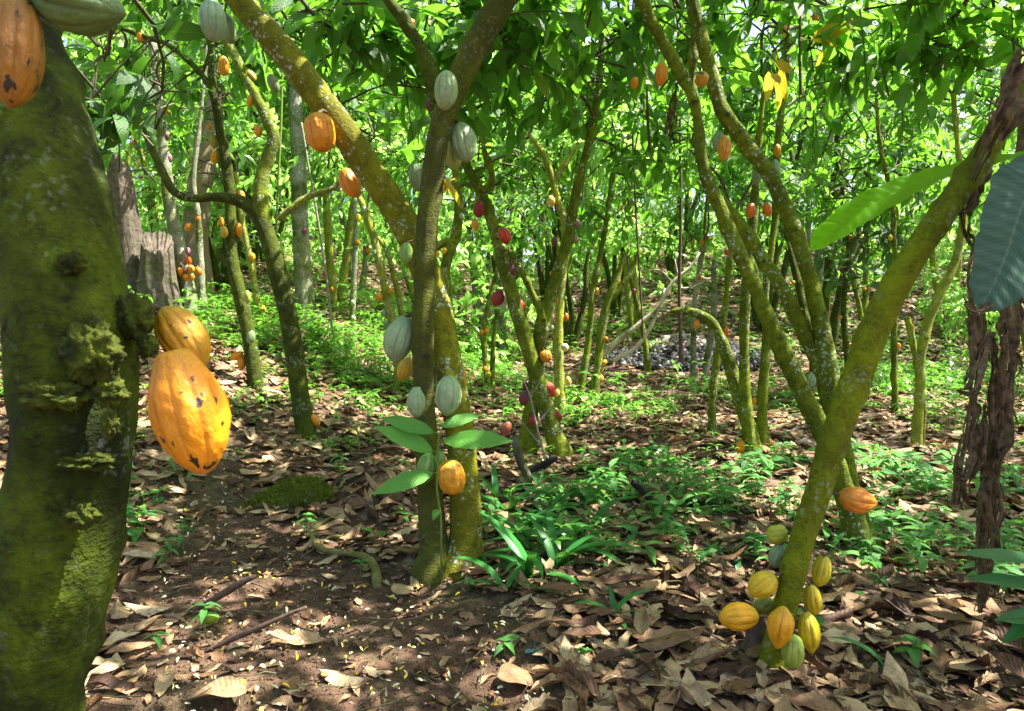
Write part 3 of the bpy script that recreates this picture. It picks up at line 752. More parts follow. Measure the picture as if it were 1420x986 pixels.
TR('far_mid_b', [('trunk', [(676,530,10,9.5),(672,490,9,9.5),(671,450,8,9.5),(680,410,7,9.5),(690,370,6,9.5)], 9.5, True),
                 ('second_stem', [(683,528,8,9.6),(684,480,7,9.6),(690,430,6,9.6)], 9.6, True)],
   'bark_green', 'twin thin stems with orange pods between the central and crossing trees', seg=10, rough=.012, step=.08, seed=131)
TR('far_mid_c', [('trunk', [(697,500,20,13),(697,460,20,13),(696,420,19,13),(694,380,17,13)], 13, True)],
   'bark_pale', 'stout pale trunk far off in the grove right of centre', seg=12, rough=.012, step=.12, seed=137)

for yk in range(215, 401, 12): KEEP.append((187, yk, 26, 10.2))
# crowns: clumps of big drooping leaves on twigs, carried by thin boughs; unseen overhead clumps are added to shade the ground
def top(key, k=0): return STEMS[key][k][-1, :3]
def tops(key): return [s[-1, :3] for s in STEMS[key]] + [s[int(len(s) * .8), :3] for s in STEMS[key]]
def near_blobs(specs): return [(P(px, py, d), r, n) for (px, py, d, r, n) in specs]

crown(*T['front'], near_blobs([(150,75,3.4,(.5,.35,.28),26),(225,125,4.4,(.5,.4,.3),26),(170,170,5.0,(.55,.4,.3),26),(100,-30,2.6,(.7,.5,.3),22)]) +
      [((-.9,.9,3.5),(1.2,1.1,.45),39),((.2,1.6,3.7),(1.1,1.0,.45),33)], leaf='leaf_dark', anchors=[top('front')], LS=(.18,.28))  # these two clumps are added out of view to break up the sun
crown(*T['centre'], near_blobs([(470,40,4.4,(.7,.5,.35),20),(560,120,4.9,(.8,.5,.4),24),(400,30,4.8,(.6,.5,.4),16),(520,190,5.4,(.6,.4,.3),16),(700,60,4.6,(.6,.5,.4),17),(760,-10,4.0,(.7,.5,.35),17),(650,0,4.7,(.7,.5,.3),14)]) +
      [((-1.2,3.2,4.0),(1.4,1.3,.5),54),((1.2,3.4,4.2),(1.4,1.3,.5),52),((.1,4.6,4.4),(1.5,1.2,.5),46)], anchors=tops('centre'), LS=(.16,.27))  # three clumps above the frame, added for dappled shade
crown(*T['left_mid'], near_blobs([(300,60,6.6,(.9,.7,.6),50),(200,110,6.4,(.8,.6,.5),46),(420,60,6.8,(.8,.7,.6),46),(250,10,6.2,(.9,.7,.4),36)]) + [((-2.6,6,4.6),(1.6,1.5,.6),37)], anchors=tops('left_mid'))
crown(*T['left_back'], near_blobs([(250,150,7.8,(.9,.7,.6),44),(340,40,7.6,(.9,.8,.7),50),(150,120,7.5,(.9,.8,.7),44)]) + [((-4.2,7.5,4.8),(1.6,1.5,.8),29)], anchors=tops('left_back'))
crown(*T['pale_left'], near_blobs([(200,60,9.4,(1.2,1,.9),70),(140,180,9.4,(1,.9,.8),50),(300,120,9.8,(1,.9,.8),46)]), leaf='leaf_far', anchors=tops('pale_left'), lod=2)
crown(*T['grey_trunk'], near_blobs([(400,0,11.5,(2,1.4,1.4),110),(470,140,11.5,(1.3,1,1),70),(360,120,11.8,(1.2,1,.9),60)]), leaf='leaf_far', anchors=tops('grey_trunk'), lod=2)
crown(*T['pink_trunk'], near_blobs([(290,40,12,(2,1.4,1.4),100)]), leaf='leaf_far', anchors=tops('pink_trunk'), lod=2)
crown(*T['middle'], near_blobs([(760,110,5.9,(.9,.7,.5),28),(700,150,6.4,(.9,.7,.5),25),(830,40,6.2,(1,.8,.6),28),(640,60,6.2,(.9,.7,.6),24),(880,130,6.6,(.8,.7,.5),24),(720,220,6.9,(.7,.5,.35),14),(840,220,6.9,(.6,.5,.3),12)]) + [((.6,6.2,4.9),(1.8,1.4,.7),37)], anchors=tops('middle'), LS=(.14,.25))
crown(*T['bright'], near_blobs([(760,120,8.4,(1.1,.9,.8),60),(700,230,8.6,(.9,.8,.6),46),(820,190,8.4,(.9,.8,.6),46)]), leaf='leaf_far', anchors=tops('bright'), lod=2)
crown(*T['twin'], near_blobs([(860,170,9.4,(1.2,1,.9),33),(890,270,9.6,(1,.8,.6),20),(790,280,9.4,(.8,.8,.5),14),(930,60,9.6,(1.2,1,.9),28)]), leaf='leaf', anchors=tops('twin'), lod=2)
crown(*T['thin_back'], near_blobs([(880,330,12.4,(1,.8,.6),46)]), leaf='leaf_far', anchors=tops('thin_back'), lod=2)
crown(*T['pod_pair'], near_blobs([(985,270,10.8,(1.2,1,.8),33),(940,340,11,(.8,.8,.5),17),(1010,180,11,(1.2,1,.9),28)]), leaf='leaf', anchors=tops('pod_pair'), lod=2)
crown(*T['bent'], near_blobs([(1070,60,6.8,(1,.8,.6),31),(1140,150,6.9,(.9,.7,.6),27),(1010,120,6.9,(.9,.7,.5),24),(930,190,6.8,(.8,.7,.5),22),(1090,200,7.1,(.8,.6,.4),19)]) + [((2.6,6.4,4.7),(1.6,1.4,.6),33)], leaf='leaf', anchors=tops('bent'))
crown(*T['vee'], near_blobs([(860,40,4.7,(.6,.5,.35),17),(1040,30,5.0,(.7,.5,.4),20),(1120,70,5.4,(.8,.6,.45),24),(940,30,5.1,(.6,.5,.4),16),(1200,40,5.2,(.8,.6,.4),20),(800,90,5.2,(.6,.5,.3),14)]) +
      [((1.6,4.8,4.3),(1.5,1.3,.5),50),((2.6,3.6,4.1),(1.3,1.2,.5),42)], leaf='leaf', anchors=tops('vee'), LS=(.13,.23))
crown(*T['right'], near_blobs([(1290,50,4.6,(.7,.5,.35),19),(1380,20,4.4,(.6,.5,.3),14),(1220,-20,4.2,(.6,.5,.3),14)]) + [((3.0,2.7,3.7),(1.5,1.3,.45),30),((2.0,2.4,3.4),(1.0,1.0,.35),16),((2.2,2.0,3.7),(1.3,1.2,.45),44),((3.4,1.6,4.0),(1.3,1.4,.5),37),((1.2,1.0,4.1),(1.2,1.0,.4),29)], leaf='leaf', anchors=tops('right'), LS=(.13,.24))  # clumps beyond the frame are added to shade the right foreground
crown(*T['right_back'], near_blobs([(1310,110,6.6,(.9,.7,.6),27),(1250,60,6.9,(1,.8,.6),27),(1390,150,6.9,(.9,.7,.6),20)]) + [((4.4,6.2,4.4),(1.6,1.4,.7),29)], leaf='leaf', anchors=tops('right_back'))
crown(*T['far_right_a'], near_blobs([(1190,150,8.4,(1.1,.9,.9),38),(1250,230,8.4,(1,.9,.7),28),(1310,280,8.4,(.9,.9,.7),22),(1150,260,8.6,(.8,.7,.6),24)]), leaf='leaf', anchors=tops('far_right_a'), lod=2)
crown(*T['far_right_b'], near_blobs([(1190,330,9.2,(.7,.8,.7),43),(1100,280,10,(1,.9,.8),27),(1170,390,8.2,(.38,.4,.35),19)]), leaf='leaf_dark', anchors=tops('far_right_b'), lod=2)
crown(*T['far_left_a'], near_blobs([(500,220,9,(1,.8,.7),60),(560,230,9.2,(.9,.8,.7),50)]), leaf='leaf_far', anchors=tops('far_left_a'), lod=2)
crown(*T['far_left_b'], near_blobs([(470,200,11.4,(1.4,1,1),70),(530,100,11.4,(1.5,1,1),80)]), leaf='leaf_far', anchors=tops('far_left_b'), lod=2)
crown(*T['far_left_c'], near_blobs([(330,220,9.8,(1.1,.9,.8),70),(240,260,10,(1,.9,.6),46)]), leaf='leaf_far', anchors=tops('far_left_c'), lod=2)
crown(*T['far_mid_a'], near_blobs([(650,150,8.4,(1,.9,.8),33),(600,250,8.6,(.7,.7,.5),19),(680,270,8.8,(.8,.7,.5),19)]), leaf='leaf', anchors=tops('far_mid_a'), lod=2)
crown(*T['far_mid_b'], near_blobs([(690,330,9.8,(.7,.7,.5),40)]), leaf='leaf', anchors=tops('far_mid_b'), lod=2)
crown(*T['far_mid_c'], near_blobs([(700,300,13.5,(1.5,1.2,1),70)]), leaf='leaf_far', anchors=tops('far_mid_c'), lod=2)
# a branch with yellow leaves high on the right, and pale ones at the centre
crown(*T['bent'], near_blobs([(1135,48,4.3,(.10,.05,.05),2),(1078,95,4.4,(.05,.05,.09),2)]), leaf='leaf_yellow', name='yellow_leaves', LS=(.18,.26), WS=(.2,.28), nleaf=4, rule=False, tl=(.1,.2), droop=(.1,.5))
crown(*T['far_mid_a'], near_blobs([(622,250,6.6,(.05,.1,.12),3)]), leaf='leaf_yellow', name='yellow_leaves', LS=(.2,.26), WS=(.25,.3), nleaf=4, rule=False, tl=(.1,.2), droop=(.1,.4))

# ------------------------------------------------------------------ the grove behind: five kinds of slender trees, copied
def grove_kind(k, bark, leafm, h, spread, ntwig):
    root = empty('cacao_tree', (0, 0, 0)); bag = Bag(); anchors = []
    rs = random.Random(100 + k); nst = 2 + k % 3
    for s in range(nst):
        a = rs.uniform(0, 2 * PI) + s * 2 * PI / nst; lean = rs.uniform(.12, .38)
        rows = []; hh = h * rs.uniform(.75, 1.0); rr = rs.uniform(.035, .062)
        for t in (-.03, 0, .15, .35, .55, .8, 1):
            off = lean * hh * max(t, 0) ** 1.3; w = rs.uniform(-.10, .10) * (t > 0)
            rows.append([.07 * math.cos(a) + off * math.cos(a) + w, .07 * math.sin(a) + off * math.sin(a) + w, hh * t, rr * (1.3 - .8 * max(t, 0))])
        pth = catmull(rows, .14); v, q, u = tube(pth, 9, .014, True, k * 7 + s)
        b = Bag(); b.add(v, q, u, .5); pn = 'trunk' if s == 0 else 'stem'
        link(pn, b.mesh(pn, [M[bark]]), root); anchors += [pth[-1, :3], pth[int(len(pth) * .6), :3]]
        GK_STEMS.setdefault(k, []).append(pth)
    bag = Bag()
    for c in range(9):
        a = rs.uniform(0, 2 * PI); rr = spread * math.sqrt(rs.uniform(.02, 1)); z = h * rs.uniform(.52, 1.25)
        cc = np.array([rr * math.cos(a), rr * math.sin(a), z]); tips, dirs = blob_twigs(cc, (.85, .85, .55), ntwig)
        twig_leaves(bag, tips, dirs, RNG.uniform(.3, .6, ntwig), 11, (.12, .24), (.34, .42), 2, twig=False, rshift=rs.uniform(-.1, .25))
        an = min(anchors, key=lambda s_: np.linalg.norm(s_ - cc)); branch_to(bag, an, cc, .02, .008, seg=5)
        for q in RNG.choice(ntwig, 9, replace=False): branch_to(bag, cc, tips[q] - dirs[q] * .25, .008, .004, seg=3)
    link('crown', bag.mesh('crown', [M[leafm], M['twig']]), root)
    return root
GK_STEMS = {}
KIND_LABEL = ['slender mossy cacao tree in the crowded grove behind', 'pale barked slender tree in the crowded grove behind', 'dark thin cacao tree in the crowded grove behind',
              'bright leaved many stemmed tree in the grove behind', 'yellow green stemmed cacao tree in the grove behind']
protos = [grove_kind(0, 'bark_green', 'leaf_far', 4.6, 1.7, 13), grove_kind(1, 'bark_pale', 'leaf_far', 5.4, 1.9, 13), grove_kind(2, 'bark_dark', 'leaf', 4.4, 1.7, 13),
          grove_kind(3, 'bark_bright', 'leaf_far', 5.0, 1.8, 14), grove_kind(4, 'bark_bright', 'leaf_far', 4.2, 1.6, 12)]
used = [False] * 5
GROVE = []
def place_grove(x, y, k, rz, s, z=None):
    if not used[k]: r = protos[k]; used[k] = True
    else:
        r = protos[k].copy(); COL.objects.link(r)
        for ch in list(protos[k].children):
            c = ch.copy(); COL.objects.link(c); c.parent = r
    r.location = (x, y, float(G(x, y)) - .03); r.rotation_euler = (0, 0, rz); r.scale = (s, s, s)
    tag(r, KIND_LABEL[k], 'cacao tree', KIND_LABEL[k].replace('tree', 'trees'))
    c, sn = math.cos(rz), math.sin(rz)
    for pth in GK_STEMS[k]:
        q = pth.copy(); q[:, 0] = x + s * (pth[:, 0] * c - pth[:, 1] * sn); q[:, 1] = y + s * (pth[:, 0] * sn + pth[:, 1] * c); q[:, 2] = r.location[2] + s * pth[:, 2]; q[:, 3] *= s
        ALLSTEMS.append(('grove', q))
rg = random.Random(3)
pts = []
tries = 0
while len(pts) < 96 and tries < 6000:
    tries += 1
    y = rg.uniform(9.5, 30) if len(pts) < 84 else rg.uniform(2, 9)
    half = y * .80 + 2.5
    x = rg.uniform(-half, half) if len(pts) < 84 else rg.choice([-1, 1]) * rg.uniform(y * .8 + 1.6, y * .8 + 5)
    px, py, d = proj(np.array([x, y, float(G(x, y))]))
    if y < 14.2 and 690 < px < 1130: continue            # the open clearing
    if y < 11.5 and 440 < px < 560: continue
    if any((x - a) ** 2 + (y - b) ** 2 < (1.15 if y < 18 else 1.6) ** 2 for a, b in pts): continue
    pts.append((x, y)); place_grove(x, y, rg.randrange(5), rg.uniform(0, 6.28), rg.uniform(.85, 1.2))

# tall far wood that closes the view: nobody could count it
bag = Bag()
for k in range(130):
    a = rg.uniform(-.86, .86); dist = rg.uniform(24, 36); x = dist * math.sin(a) * 1.05; y = dist * math.cos(a)
    z = float(G(x, y)) + .3 + 9.5 * rg.random() ** 1.5
    n = 28; tips, dirs = blob_twigs((x, y, z), (1.9, 1.6, 1.3), n)
    twig_leaves(bag, tips, dirs, RNG.uniform(.5, .9, n), 8, (.22, .42), (.38, .5), 2, twig=False, rshift=rg.uniform(-.15, .3))
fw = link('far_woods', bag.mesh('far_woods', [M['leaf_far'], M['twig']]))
tag(fw, 'sunlit mass of leaves closing the view behind the grove', 'forest', kind='stuff')
# ------------------------------------------------------------------ cacao pods
def pod_mesh(kind, seg, nv, seed=0):
    prof = {'oval':    ([0, .02, .07, .16, .3, .48, .66, .82, .92, .975, 1], [.16, .30, .52, .74, .93, 1, .94, .72, .44, .20, .0]),
            'pointed': ([0, .02, .08, .18, .32, .48, .64, .80, .90, .96, 1], [.18, .28, .48, .76, .95, 1, .91, .62, .36, .20, .0]),
            'neck':    ([0, .02, .08, .16, .28, .46, .64, .80, .90, .97, 1], [.30, .44, .54, .68, .88, 1, .98, .78, .52, .26, .0]),
            'round':   ([0, .02, .07, .15, .3, .5, .7, .86, .94, .985, 1], [.18, .38, .62, .84, .99, 1, .97, .76, .50, .24, .0])}[kind]
    v = (1 - np.cos(np.linspace(0, PI, nv))) / 2; r = np.interp(v, *prof)
    k = np.ones(5) / 5; rs = np.convolve(np.pad(r, 2, mode='edge'), k, 'valid') if nv > 24 else r
    rs[-1] = 0.0; r = rs
    th = np.linspace(0, 2 * PI, seg, endpoint=False)
    amp = np.clip(np.sin(PI * v) ** .5, 0, 1) * .9
    TH, Vv = np.meshgrid(th, v); A = np.repeat(amp[:, None], seg, 1); R = np.repeat(r[:, None], seg, 1)
    rid = np.abs(np.sin(5 * TH)) ** .7
    rid2 = .5 + .5 * np.cos(5 * TH)
    g = .72 * rid + .28 * rid2
    ka = {'neck': .62, 'round': .55}.get(kind, 1.0)
    RR = R * (1 - ka * A * (.105 - .125 * g)) * .5
    x = RR * np.cos(TH); y = RR * np.sin(TH); z = -Vv + .5
    V = np.stack([x, y, z], -1).reshape(-1, 3)
    if seed:
        for a in range(len(V)):
            q = Vector(V[a] * 3.0) + Vector((seed * 5.1, 0, seed)); f = 1 + .10 * mnoise.noise(q) + .035 * mnoise.noise(q * 3.5)
            V[a, :2] *= f
        V[:, 0] += .035 * math.sin(seed) * np.cos(V[:, 2] * 3.2); V[:, 1] += .03 * math.cos(seed * 2) * np.sin(V[:, 2] * 4)
    i = np.arange(nv - 1)[:, None] * seg; j = np.arange(seg)[None]; kk = (j + 1) % seg
    Q = np.stack([i + j, i + seg + j, i + seg + kk, i + kk], -1).reshape(-1, 4)
    V = np.vstack([V, [0, 0, .5]]); c = len(V) - 1; jj = np.arange(seg)
    Q = np.vstack([Q, np.stack([jj, (jj + 1) % seg, np.full(seg, c), np.full(seg, c)], 1)])
    rnd = np.append((g * A + (1 - A) * .55).ravel(), .3)
    # closed tip: last ring is collapsed to a point
    return mesh_np('cacao_pod', V, Q, True, {'rnd': rnd}, mats=[M['pod']])
PM = {k: [pod_mesh(k, 100, 64, s_) for s_ in (1, 2, 3, 4)] for k in ('oval', 'pointed', 'neck', 'round')}
PS = {k: [pod_mesh(k, 40, 22, s_) for s_ in (1, 2, 3)] for k in ('oval', 'pointed', 'neck', 'round')}

PC = {'orange': (.76, .275, .004), 'deep': (.74, .16, .006), 'amber': (.74, .34, .006), 'yellow': (.74, .48, .015), 'yellowgreen': (.50, .50, .035), 'green': (.20, .35, .07),
      'pale': (.31, .42, .215), 'dusty': (.22, .31, .14), 'red': (.58, .055, .02), 'crimson': (.30, .02, .018), 'purple': (.17, .035, .045), 'mauve': (.32, .12, .16), 'rust': (.72, .26, .010)}

def nearest_on(key, px, py):
    best = None
    for k, path in ALLSTEMS:
        if key != '*' and k != key: continue
        sx, sy, d = proj(path[:, :3])
        ok = d > .3
        if not ok.any(): continue
        dist = np.hypot(sx - px, sy - py) + (0 if key != '*' else 0) + np.where(ok, 0, 1e6)
        i = int(dist.argmin())
        if best is None or dist[i] < best[0]: best = (float(dist[i]), path[i], float(d[i]))
    return best

def pod(px, py, w, h, tilt, col, key, side, label, kind='oval', group=None, spots=0.0, pitch=0.0, big=None, dd=None, yaw=None, stalk=True):
    """px,py centre; w,h size in the photo; tilt: where the tip points, degrees from straight down, + to the right"""
    dist, sp, sd = nearest_on(key, px, py)
    if key == 'centre' and dd is not None: dd += .16 if side == 'f' else .31
    r = sp[3]; d = sd if dd is None else dd
    if dd is None:
        rw = w / 2 * d / FPX
        side_off = {'f': -1, 's': 0, 'b': 1, 'h': -.55}[side]
        d = d + side_off * (r + rw * .75)
    loc = P(px, py, d); L = h * d / FPX; W = w * d / FPX; fx = math.cos(math.atan((px - 710) / FPX)); st = abs(math.sin(math.radians(tilt))); L *= 1 - (1 - fx) * st; W *= 1 - (1 - fx) * (1 - st)
    if big is None: big = h > 24
    o = link('cacao_pod', random.choice((PM if big else PS)[kind])); c = PC[col] if isinstance(col, str) else col
    j = random.uniform(.93, 1.07); o.color = (c[0] * j, c[1] * j, c[2] * j, spots)
    o.location = loc; o.scale = (W, W, L)
    spin = random.uniform(0, 6.28) if yaw is None else yaw
    Rm = Matrix.Rotation(math.radians(-tilt), 4, 'Y') @ Matrix.Rotation(math.radians(pitch), 4, 'X') @ Matrix.Rotation(spin, 4, 'Z')
    o.rotation_euler = Rm.to_euler()
    tag(o, label, 'cacao pod', group)
    if stalk and h > 9:
        topw = Vector(loc) + (Rm @ Vector((0, 0, .49))) * L
        up = (Rm @ Vector((0, 0, 1)))
        # meet the stem a little above the pod
        key_path = sp
        q = np.array(topw)
        bestp = None
        for k, path in ALLSTEMS:
            if key != '*' and k != key: continue
            dv = np.linalg.norm(path[:, :3] - q, axis=1); i = int(dv.argmin())
            if bestp is None or dv[i] < bestp[0]: bestp = (dv[i], path[i])
        tgt = bestp[1][:3]; gap = bestp[0]
        if gap > bestp[1][3] * .6 and gap < .16:
            v = (tgt - q) / max(gap, 1e-4); end = tgt - v * bestp[1][3] * .7
            sr = max(.0035, .05 * W)
            mid = (q + end) / 2 + np.array(up) * min(.02, gap * .25)
            pts = catmull([[*(q - np.array(up) * L * .02), sr * 1.5], [*mid, sr], [*end, sr * 1.7]], max(.006, gap / 6))
            Mi = (Matrix.Translation(Vector(loc)) @ Rm @ Matrix.Diagonal((W, W, L, 1))).inverted()
            vv, qq, uu = tube(pts, 8 if big else 5)
            vl = np.array([Mi @ Vector(p) for p in vv]); b = Bag(); b.add(vl, qq, uu, .5)
            so = link('stalk', b.mesh('stalk', [M['stalk']]), o)
    return o

# --- on the thick front trunk
pod(262, 573, 108, 182, 14, 'orange', 'front', 's', 'large ripe orange pod with black spots hanging lowest on the thick front trunk', 'neck', dd=.95, spots=.9, yaw=1.0)
pod(254, 470, 66, 106, 33, (.62, .30, .006), 'front', 's', 'ridged ochre pod tucked behind the big orange pod on the front trunk', 'oval', dd=1.14, spots=.8)
pod(20, 72, 88, 158, -6, (.34, .145, .008), 'front', 'f', 'shaded orange pod with black blotches high on the front trunk', 'oval', dd=.80, spots=1.0, yaw=2.2, stalk=False)  # shade on this pod is put into its darker orange
pod(108, 0, 96, 158, 72, (.11, .19, .045), 'front', 'f', 'big green pod at the very top of the front trunk', 'pointed', dd=.82, stalk=False)
# --- centre tree
pod(444, 184, 42, 54, 4, 'rust', 'centre', 'f', 'warty orange pod with a small black hole on the leaning stem', 'round', spots=.7)
pod(486, 254, 28, 44, 24, 'rust', 'centre', 'b', 'orange pod half hidden under the leaning stem', 'oval', dd=3.62)
pod(295, 29, 40, 58, 3, (.27, .38, .25), 'centre', 'f', 'grey green pod at the top near the upper end of the leaning stem', 'oval', dd=3.35)
pod(316, 40, 26, 44, 12, 'dusty', 'centre', 'b', 'green pod behind the grey green one at the top', 'oval', dd=3.5)
pod(379, 116, 16, 28, 20, 'dusty', 'centre', 'b', 'small grey pod under the swelling of the leaning stem', 'oval', dd=3.55)
pod(618, 126, 33, 54, -3, 'pale', 'centre', 'f', 'pale green pod on the fork of the upright brown stem', 'oval', dd=3.22)
pod(643, 198, 38, 55, 14, 'pale', 'centre', 's', 'pale green pod just right of the upright brown stem', 'oval', dd=3.28)
pod(628, 214, 28, 44, 8, (.40, .45, .12), 'centre', 's', 'yellowish green pod behind the pale one right of the upright stem', 'oval', dd=3.42)
pod(596, 146, 13, 20, 6, 'purple', 'centre', 's', 'small dark purple pod left of the fork', 'oval', dd=3.55)
pod(578, 246, 22, 40, 5, 'dusty', 'centre', 'b', 'green pod peeping out left of the upright stem', 'oval', dd=3.75)
pod(563, 352, 19, 32, -4, 'green', 'centre', 'f', 'small ribbed green pod where leaning and upright stems meet', 'pointed', dd=3.3)
pod(554, 471, 42, 66, -15, 'pale', 'centre', 's', 'largest pale green pod hanging left of the upright stem', 'neck', dd=3.28)
pod(561, 512, 22, 34, -20, (.60, .36, .03), 'centre', 'b', 'yellow pod showing behind the largest pale green pod', 'oval', dd=3.5)
pod(597, 517, 20, 40, 3, 'dusty', 'centre', 'b', 'dusty green pod squeezed between the two central stems', 'oval', dd=3.5)
pod(578, 558, 26, 43, 2, 'pale', 'centre', 'f', 'small pale green pod above the sapling leaves', 'neck', dd=3.2)
pod(621, 549, 38, 57, -3, 'pale', 'centre', 'f', 'round pale green pod on the front of the leaning stem foot', 'oval', dd=3.18)
pod(639, 523, 17, 46, 10, 'orange', 'centre', 'b', 'orange pod edge showing right of the leaning stem foot', 'oval', dd=3.45)
pod(592, 650, 30, 46, -10, 'green', 'centre', 'f', 'green pod behind the sapling stem at the tree foot', 'pointed', dd=3.26)
pod(611, 636, 15, 22, 0, 'green', 'centre', 'f', 'small green pod above the lowest orange pod', 'oval', dd=3.22)
pod(626, 662, 38, 49, 6, (.80, .33, .015), 'centre', 'f', 'round orange yellow pod lowest on the central tree', 'round', spots=.25, dd=3.2)
# --- leaning tree at the right
pod(1190, 693, 37, 62, 76, (.80, .27, .02), 'right', 's', 'orange pod sticking out to the right of the leaning mossy trunk', 'pointed', dd=2.5)
pod(1078, 741, 27, 30, -70, 'yellowgreen', 'right', 's', 'round yellow green pod, topmost of the foot cluster', 'round', dd=2.62, pitch=30)
pod(1078, 771, 25, 36, -12, 'dusty', 'right', 's', 'dull green pod under the topmost one of the foot cluster', 'oval', dd=2.60)
pod(1057, 811, 36, 46, -50, 'yellow', 'right', 's', 'yellow pod above left in the foot cluster', 'oval', dd=2.5)
pod(1060, 839, 26, 28, -50, (.22, .26, .03), 'right', 'b', 'dark green pod between the two yellow pods on the left of the cluster', 'round', dd=2.62)
pod(1024, 856, 38, 58, -86, (.84, .40, .008), 'right', 's', 'orange yellow pod lying level, leftmost of the foot cluster', 'oval', dd=2.45)
pod(1082, 871, 38, 62, -6, (.86, .37, .008), 'right', 'f', 'bright orange pod in front of the leaning trunk foot', 'pointed', dd=2.36, spots=.3)
pod(1100, 904, 33, 50, 4, (.38, .47, .06), 'right', 'f', 'light green pod lowest in the foot cluster', 'oval', dd=2.40)
pod(1122, 878, 32, 62, 8, (.62, .43, .012), 'right', 's', 'long olive yellow pod right of the trunk foot', 'pointed', dd=2.48)
pod(1127, 832, 27, 46, 10, (.60, .44, .015), 'right', 's', 'olive yellow pod between two others right of the trunk foot', 'oval', dd=2.56)
pod(1139, 792, 28, 46, -14, (.62, .48, .02), 'right', 's', 'yellow pod highest on the right side of the foot cluster', 'oval', dd=2.58)
# --- V tree
pod(1121, 531, 20, 31, -10, 'dusty', 'vee', 'f', 'lone grey green pod in the fork of the V shaped tree', 'pointed', dd=3.75)
pod(1004, 206, 20, 36, -3, (.66, .30, .03), 'vee', 'f', 'golden pod between the high stems of the V shaped tree', 'oval', dd=3.85)
pod(996, 196, 16, 30, -6, 'dusty', 'vee', 's', 'green pod behind the golden pod of the V shaped tree', 'oval', dd=4.0)
pod(973, 110, 19, 21, 0, (.78, .36, .02), 'vee', 'f', 'small round orange pod seen end on between the high stems', 'round', dd=3.8, pitch=55)
pod(917, 103, 18, 33, -2, 'orange', 'vee', 's', 'orange pod hanging left of the high curved stem', 'oval', dd=4.0)
pod(880, 115, 11, 17, 0, 'orange', 'vee', 's', 'tiny orange pod left of the hanging orange pod', 'oval', dd=4.3)
pod(1076, 233, 13, 24, 14, 'pale', 'vee', 's', 'pale green pod right of the upper stem of the V', 'oval', dd=4.05)
pod(1049, 246, 13, 24, 0, 'dusty', 'vee', 'b', 'green pod left of the upper stem of the V', 'oval', dd=4.2)
pod(1078, 209, 10, 18, 0, 'amber', 'bent', 'f', 'amber pod on the thin stem above the V shaped tree', 'oval')
pod(1041, 292, 14, 22, -12, 'deep', 'bent', 'f', 'left one of two red orange pods side by side at mid height', 'oval', dd=5.2)
pod(1064, 291, 13, 20, 12, 'deep', 'bent', 'f', 'right one of two red orange pods side by side at mid height', 'oval', dd=5.2)
pod(1088, 44, 11, 26, 4, 'deep', 'bent', 's', 'orange pod at the top beside the yellow leaves', 'oval')
pod(1131, 26, 12, 24, 0, 'deep', 'bent', 's', 'orange red pod above the cluster of yellow leaves', 'oval', dd=5.8)
# --- foot of the clump at right of the middle
pod(1027, 621, 14, 23, -8, 'orange', 'bent', 's', 'orange pod at the left of the mossy clump foot', 'oval')
pod(1049, 622, 9, 14, 14, 'deep', 'bent', 'f', 'small orange pod touching the mossy clump foot', 'oval')
pod(1071, 617, 12, 20, 64, (.8, .34, .02), 'bent', 's', 'upper one of two yellow orange pods right of the clump foot', 'oval')
pod(1064, 621, 10, 12, 10, (.8, .38, .02), 'bent', 's', 'lower one of two yellow orange pods right of the clump foot', 'round')
pod(966, 450, 9, 14, 0, 'orange', 'bent', 's', 'orange pod under the hooked mossy stem', 'oval')
pod(1007, 461, 8, 14, 4, 'deep', 'bent', 'f', 'red orange pod right of the hooked mossy stem', 'oval')
pod(1046, 556, 7, 11, 0, 'orange', 'bent', 's', 'small orange pod between the stems of the mossy clump', 'oval')
# --- left mid trees
pod(310, 92, 16, 28, 0, 'orange', 'left_back', 'f', 'orange pod hanging under the slanting branch at upper left', 'oval', dd=6.3)
pod(349, 105, 11, 18, 38, (.5, .33, .04), 'left_mid', 's', 'yellow green pod right of the upper branch of the bent tree', 'oval')
pod(347, 140, 10, 18, -10, 'orange', 'left_mid', 's', 'orange pod under the upper branch of the bent tree', 'oval')
pod(358, 182, 12, 15, 0, 'orange', 'left_mid', 's', 'round orange pod left of the elbow in the branch', 'round')
pod(195, 50, 12, 17, 0, 'orange', 'left_back', 's', 'orange pod at the tip of the dark slanting branch', 'oval')
pod(296, 196, 12, 20, 6, (.38, .36, .04), 'left_back', 's', 'olive pod above the amber one left of the dark slim trunk', 'oval')
pod(298, 218, 12, 18, -12, 'amber', 'left_back', 's', 'amber pod below the olive one left of the dark slim trunk', 'oval')
pod(290, 176, 8, 8, 0, 'amber', 'left_back', 's', 'tiny round amber pod above the olive one', 'round')
pod(333, 272, 14, 16, 0, 'orange', 'left_mid', 'b', 'orange pod over the crook of the bent tree', 'round')
pod(311, 322, 11, 17, 0, (.55, .36, .03), 'left_back', 'f', 'yellow pod on the front of the dark slim trunk', 'oval')
pod(331, 319, 10, 20, 0, 'orange', 'left_back', 's', 'orange pod right of the dark slim trunk', 'oval')
pod(307, 308, 7, 14, 0, 'orange', 'left_back', 'b', 'orange pod half behind the dark slim trunk', 'oval')
pod(343, 412, 10, 19, 0, (.34, .38, .08), 'left_back', 'f', 'upper green pod on the dark slim trunk', 'oval')
pod(348, 468, 12, 20, -8, 'dusty', 'left_back', 'f', 'lower grey green pod on the dark slim trunk', 'oval')
pod(328, 493, 11, 22, -66, 'orange', 'left_back', 's', 'orange pod lying level at the dark slim trunk foot', 'oval')
pod(335, 504, 12, 19, 2, 'orange', 'left_back', 's', 'orange pod hanging below the level one at the trunk foot', 'oval')
pod(385, 496, 10, 16, -24, (.22, .26, .08), 'left_mid', 's', 'dull green pod left of the bent tree trunk', 'oval')
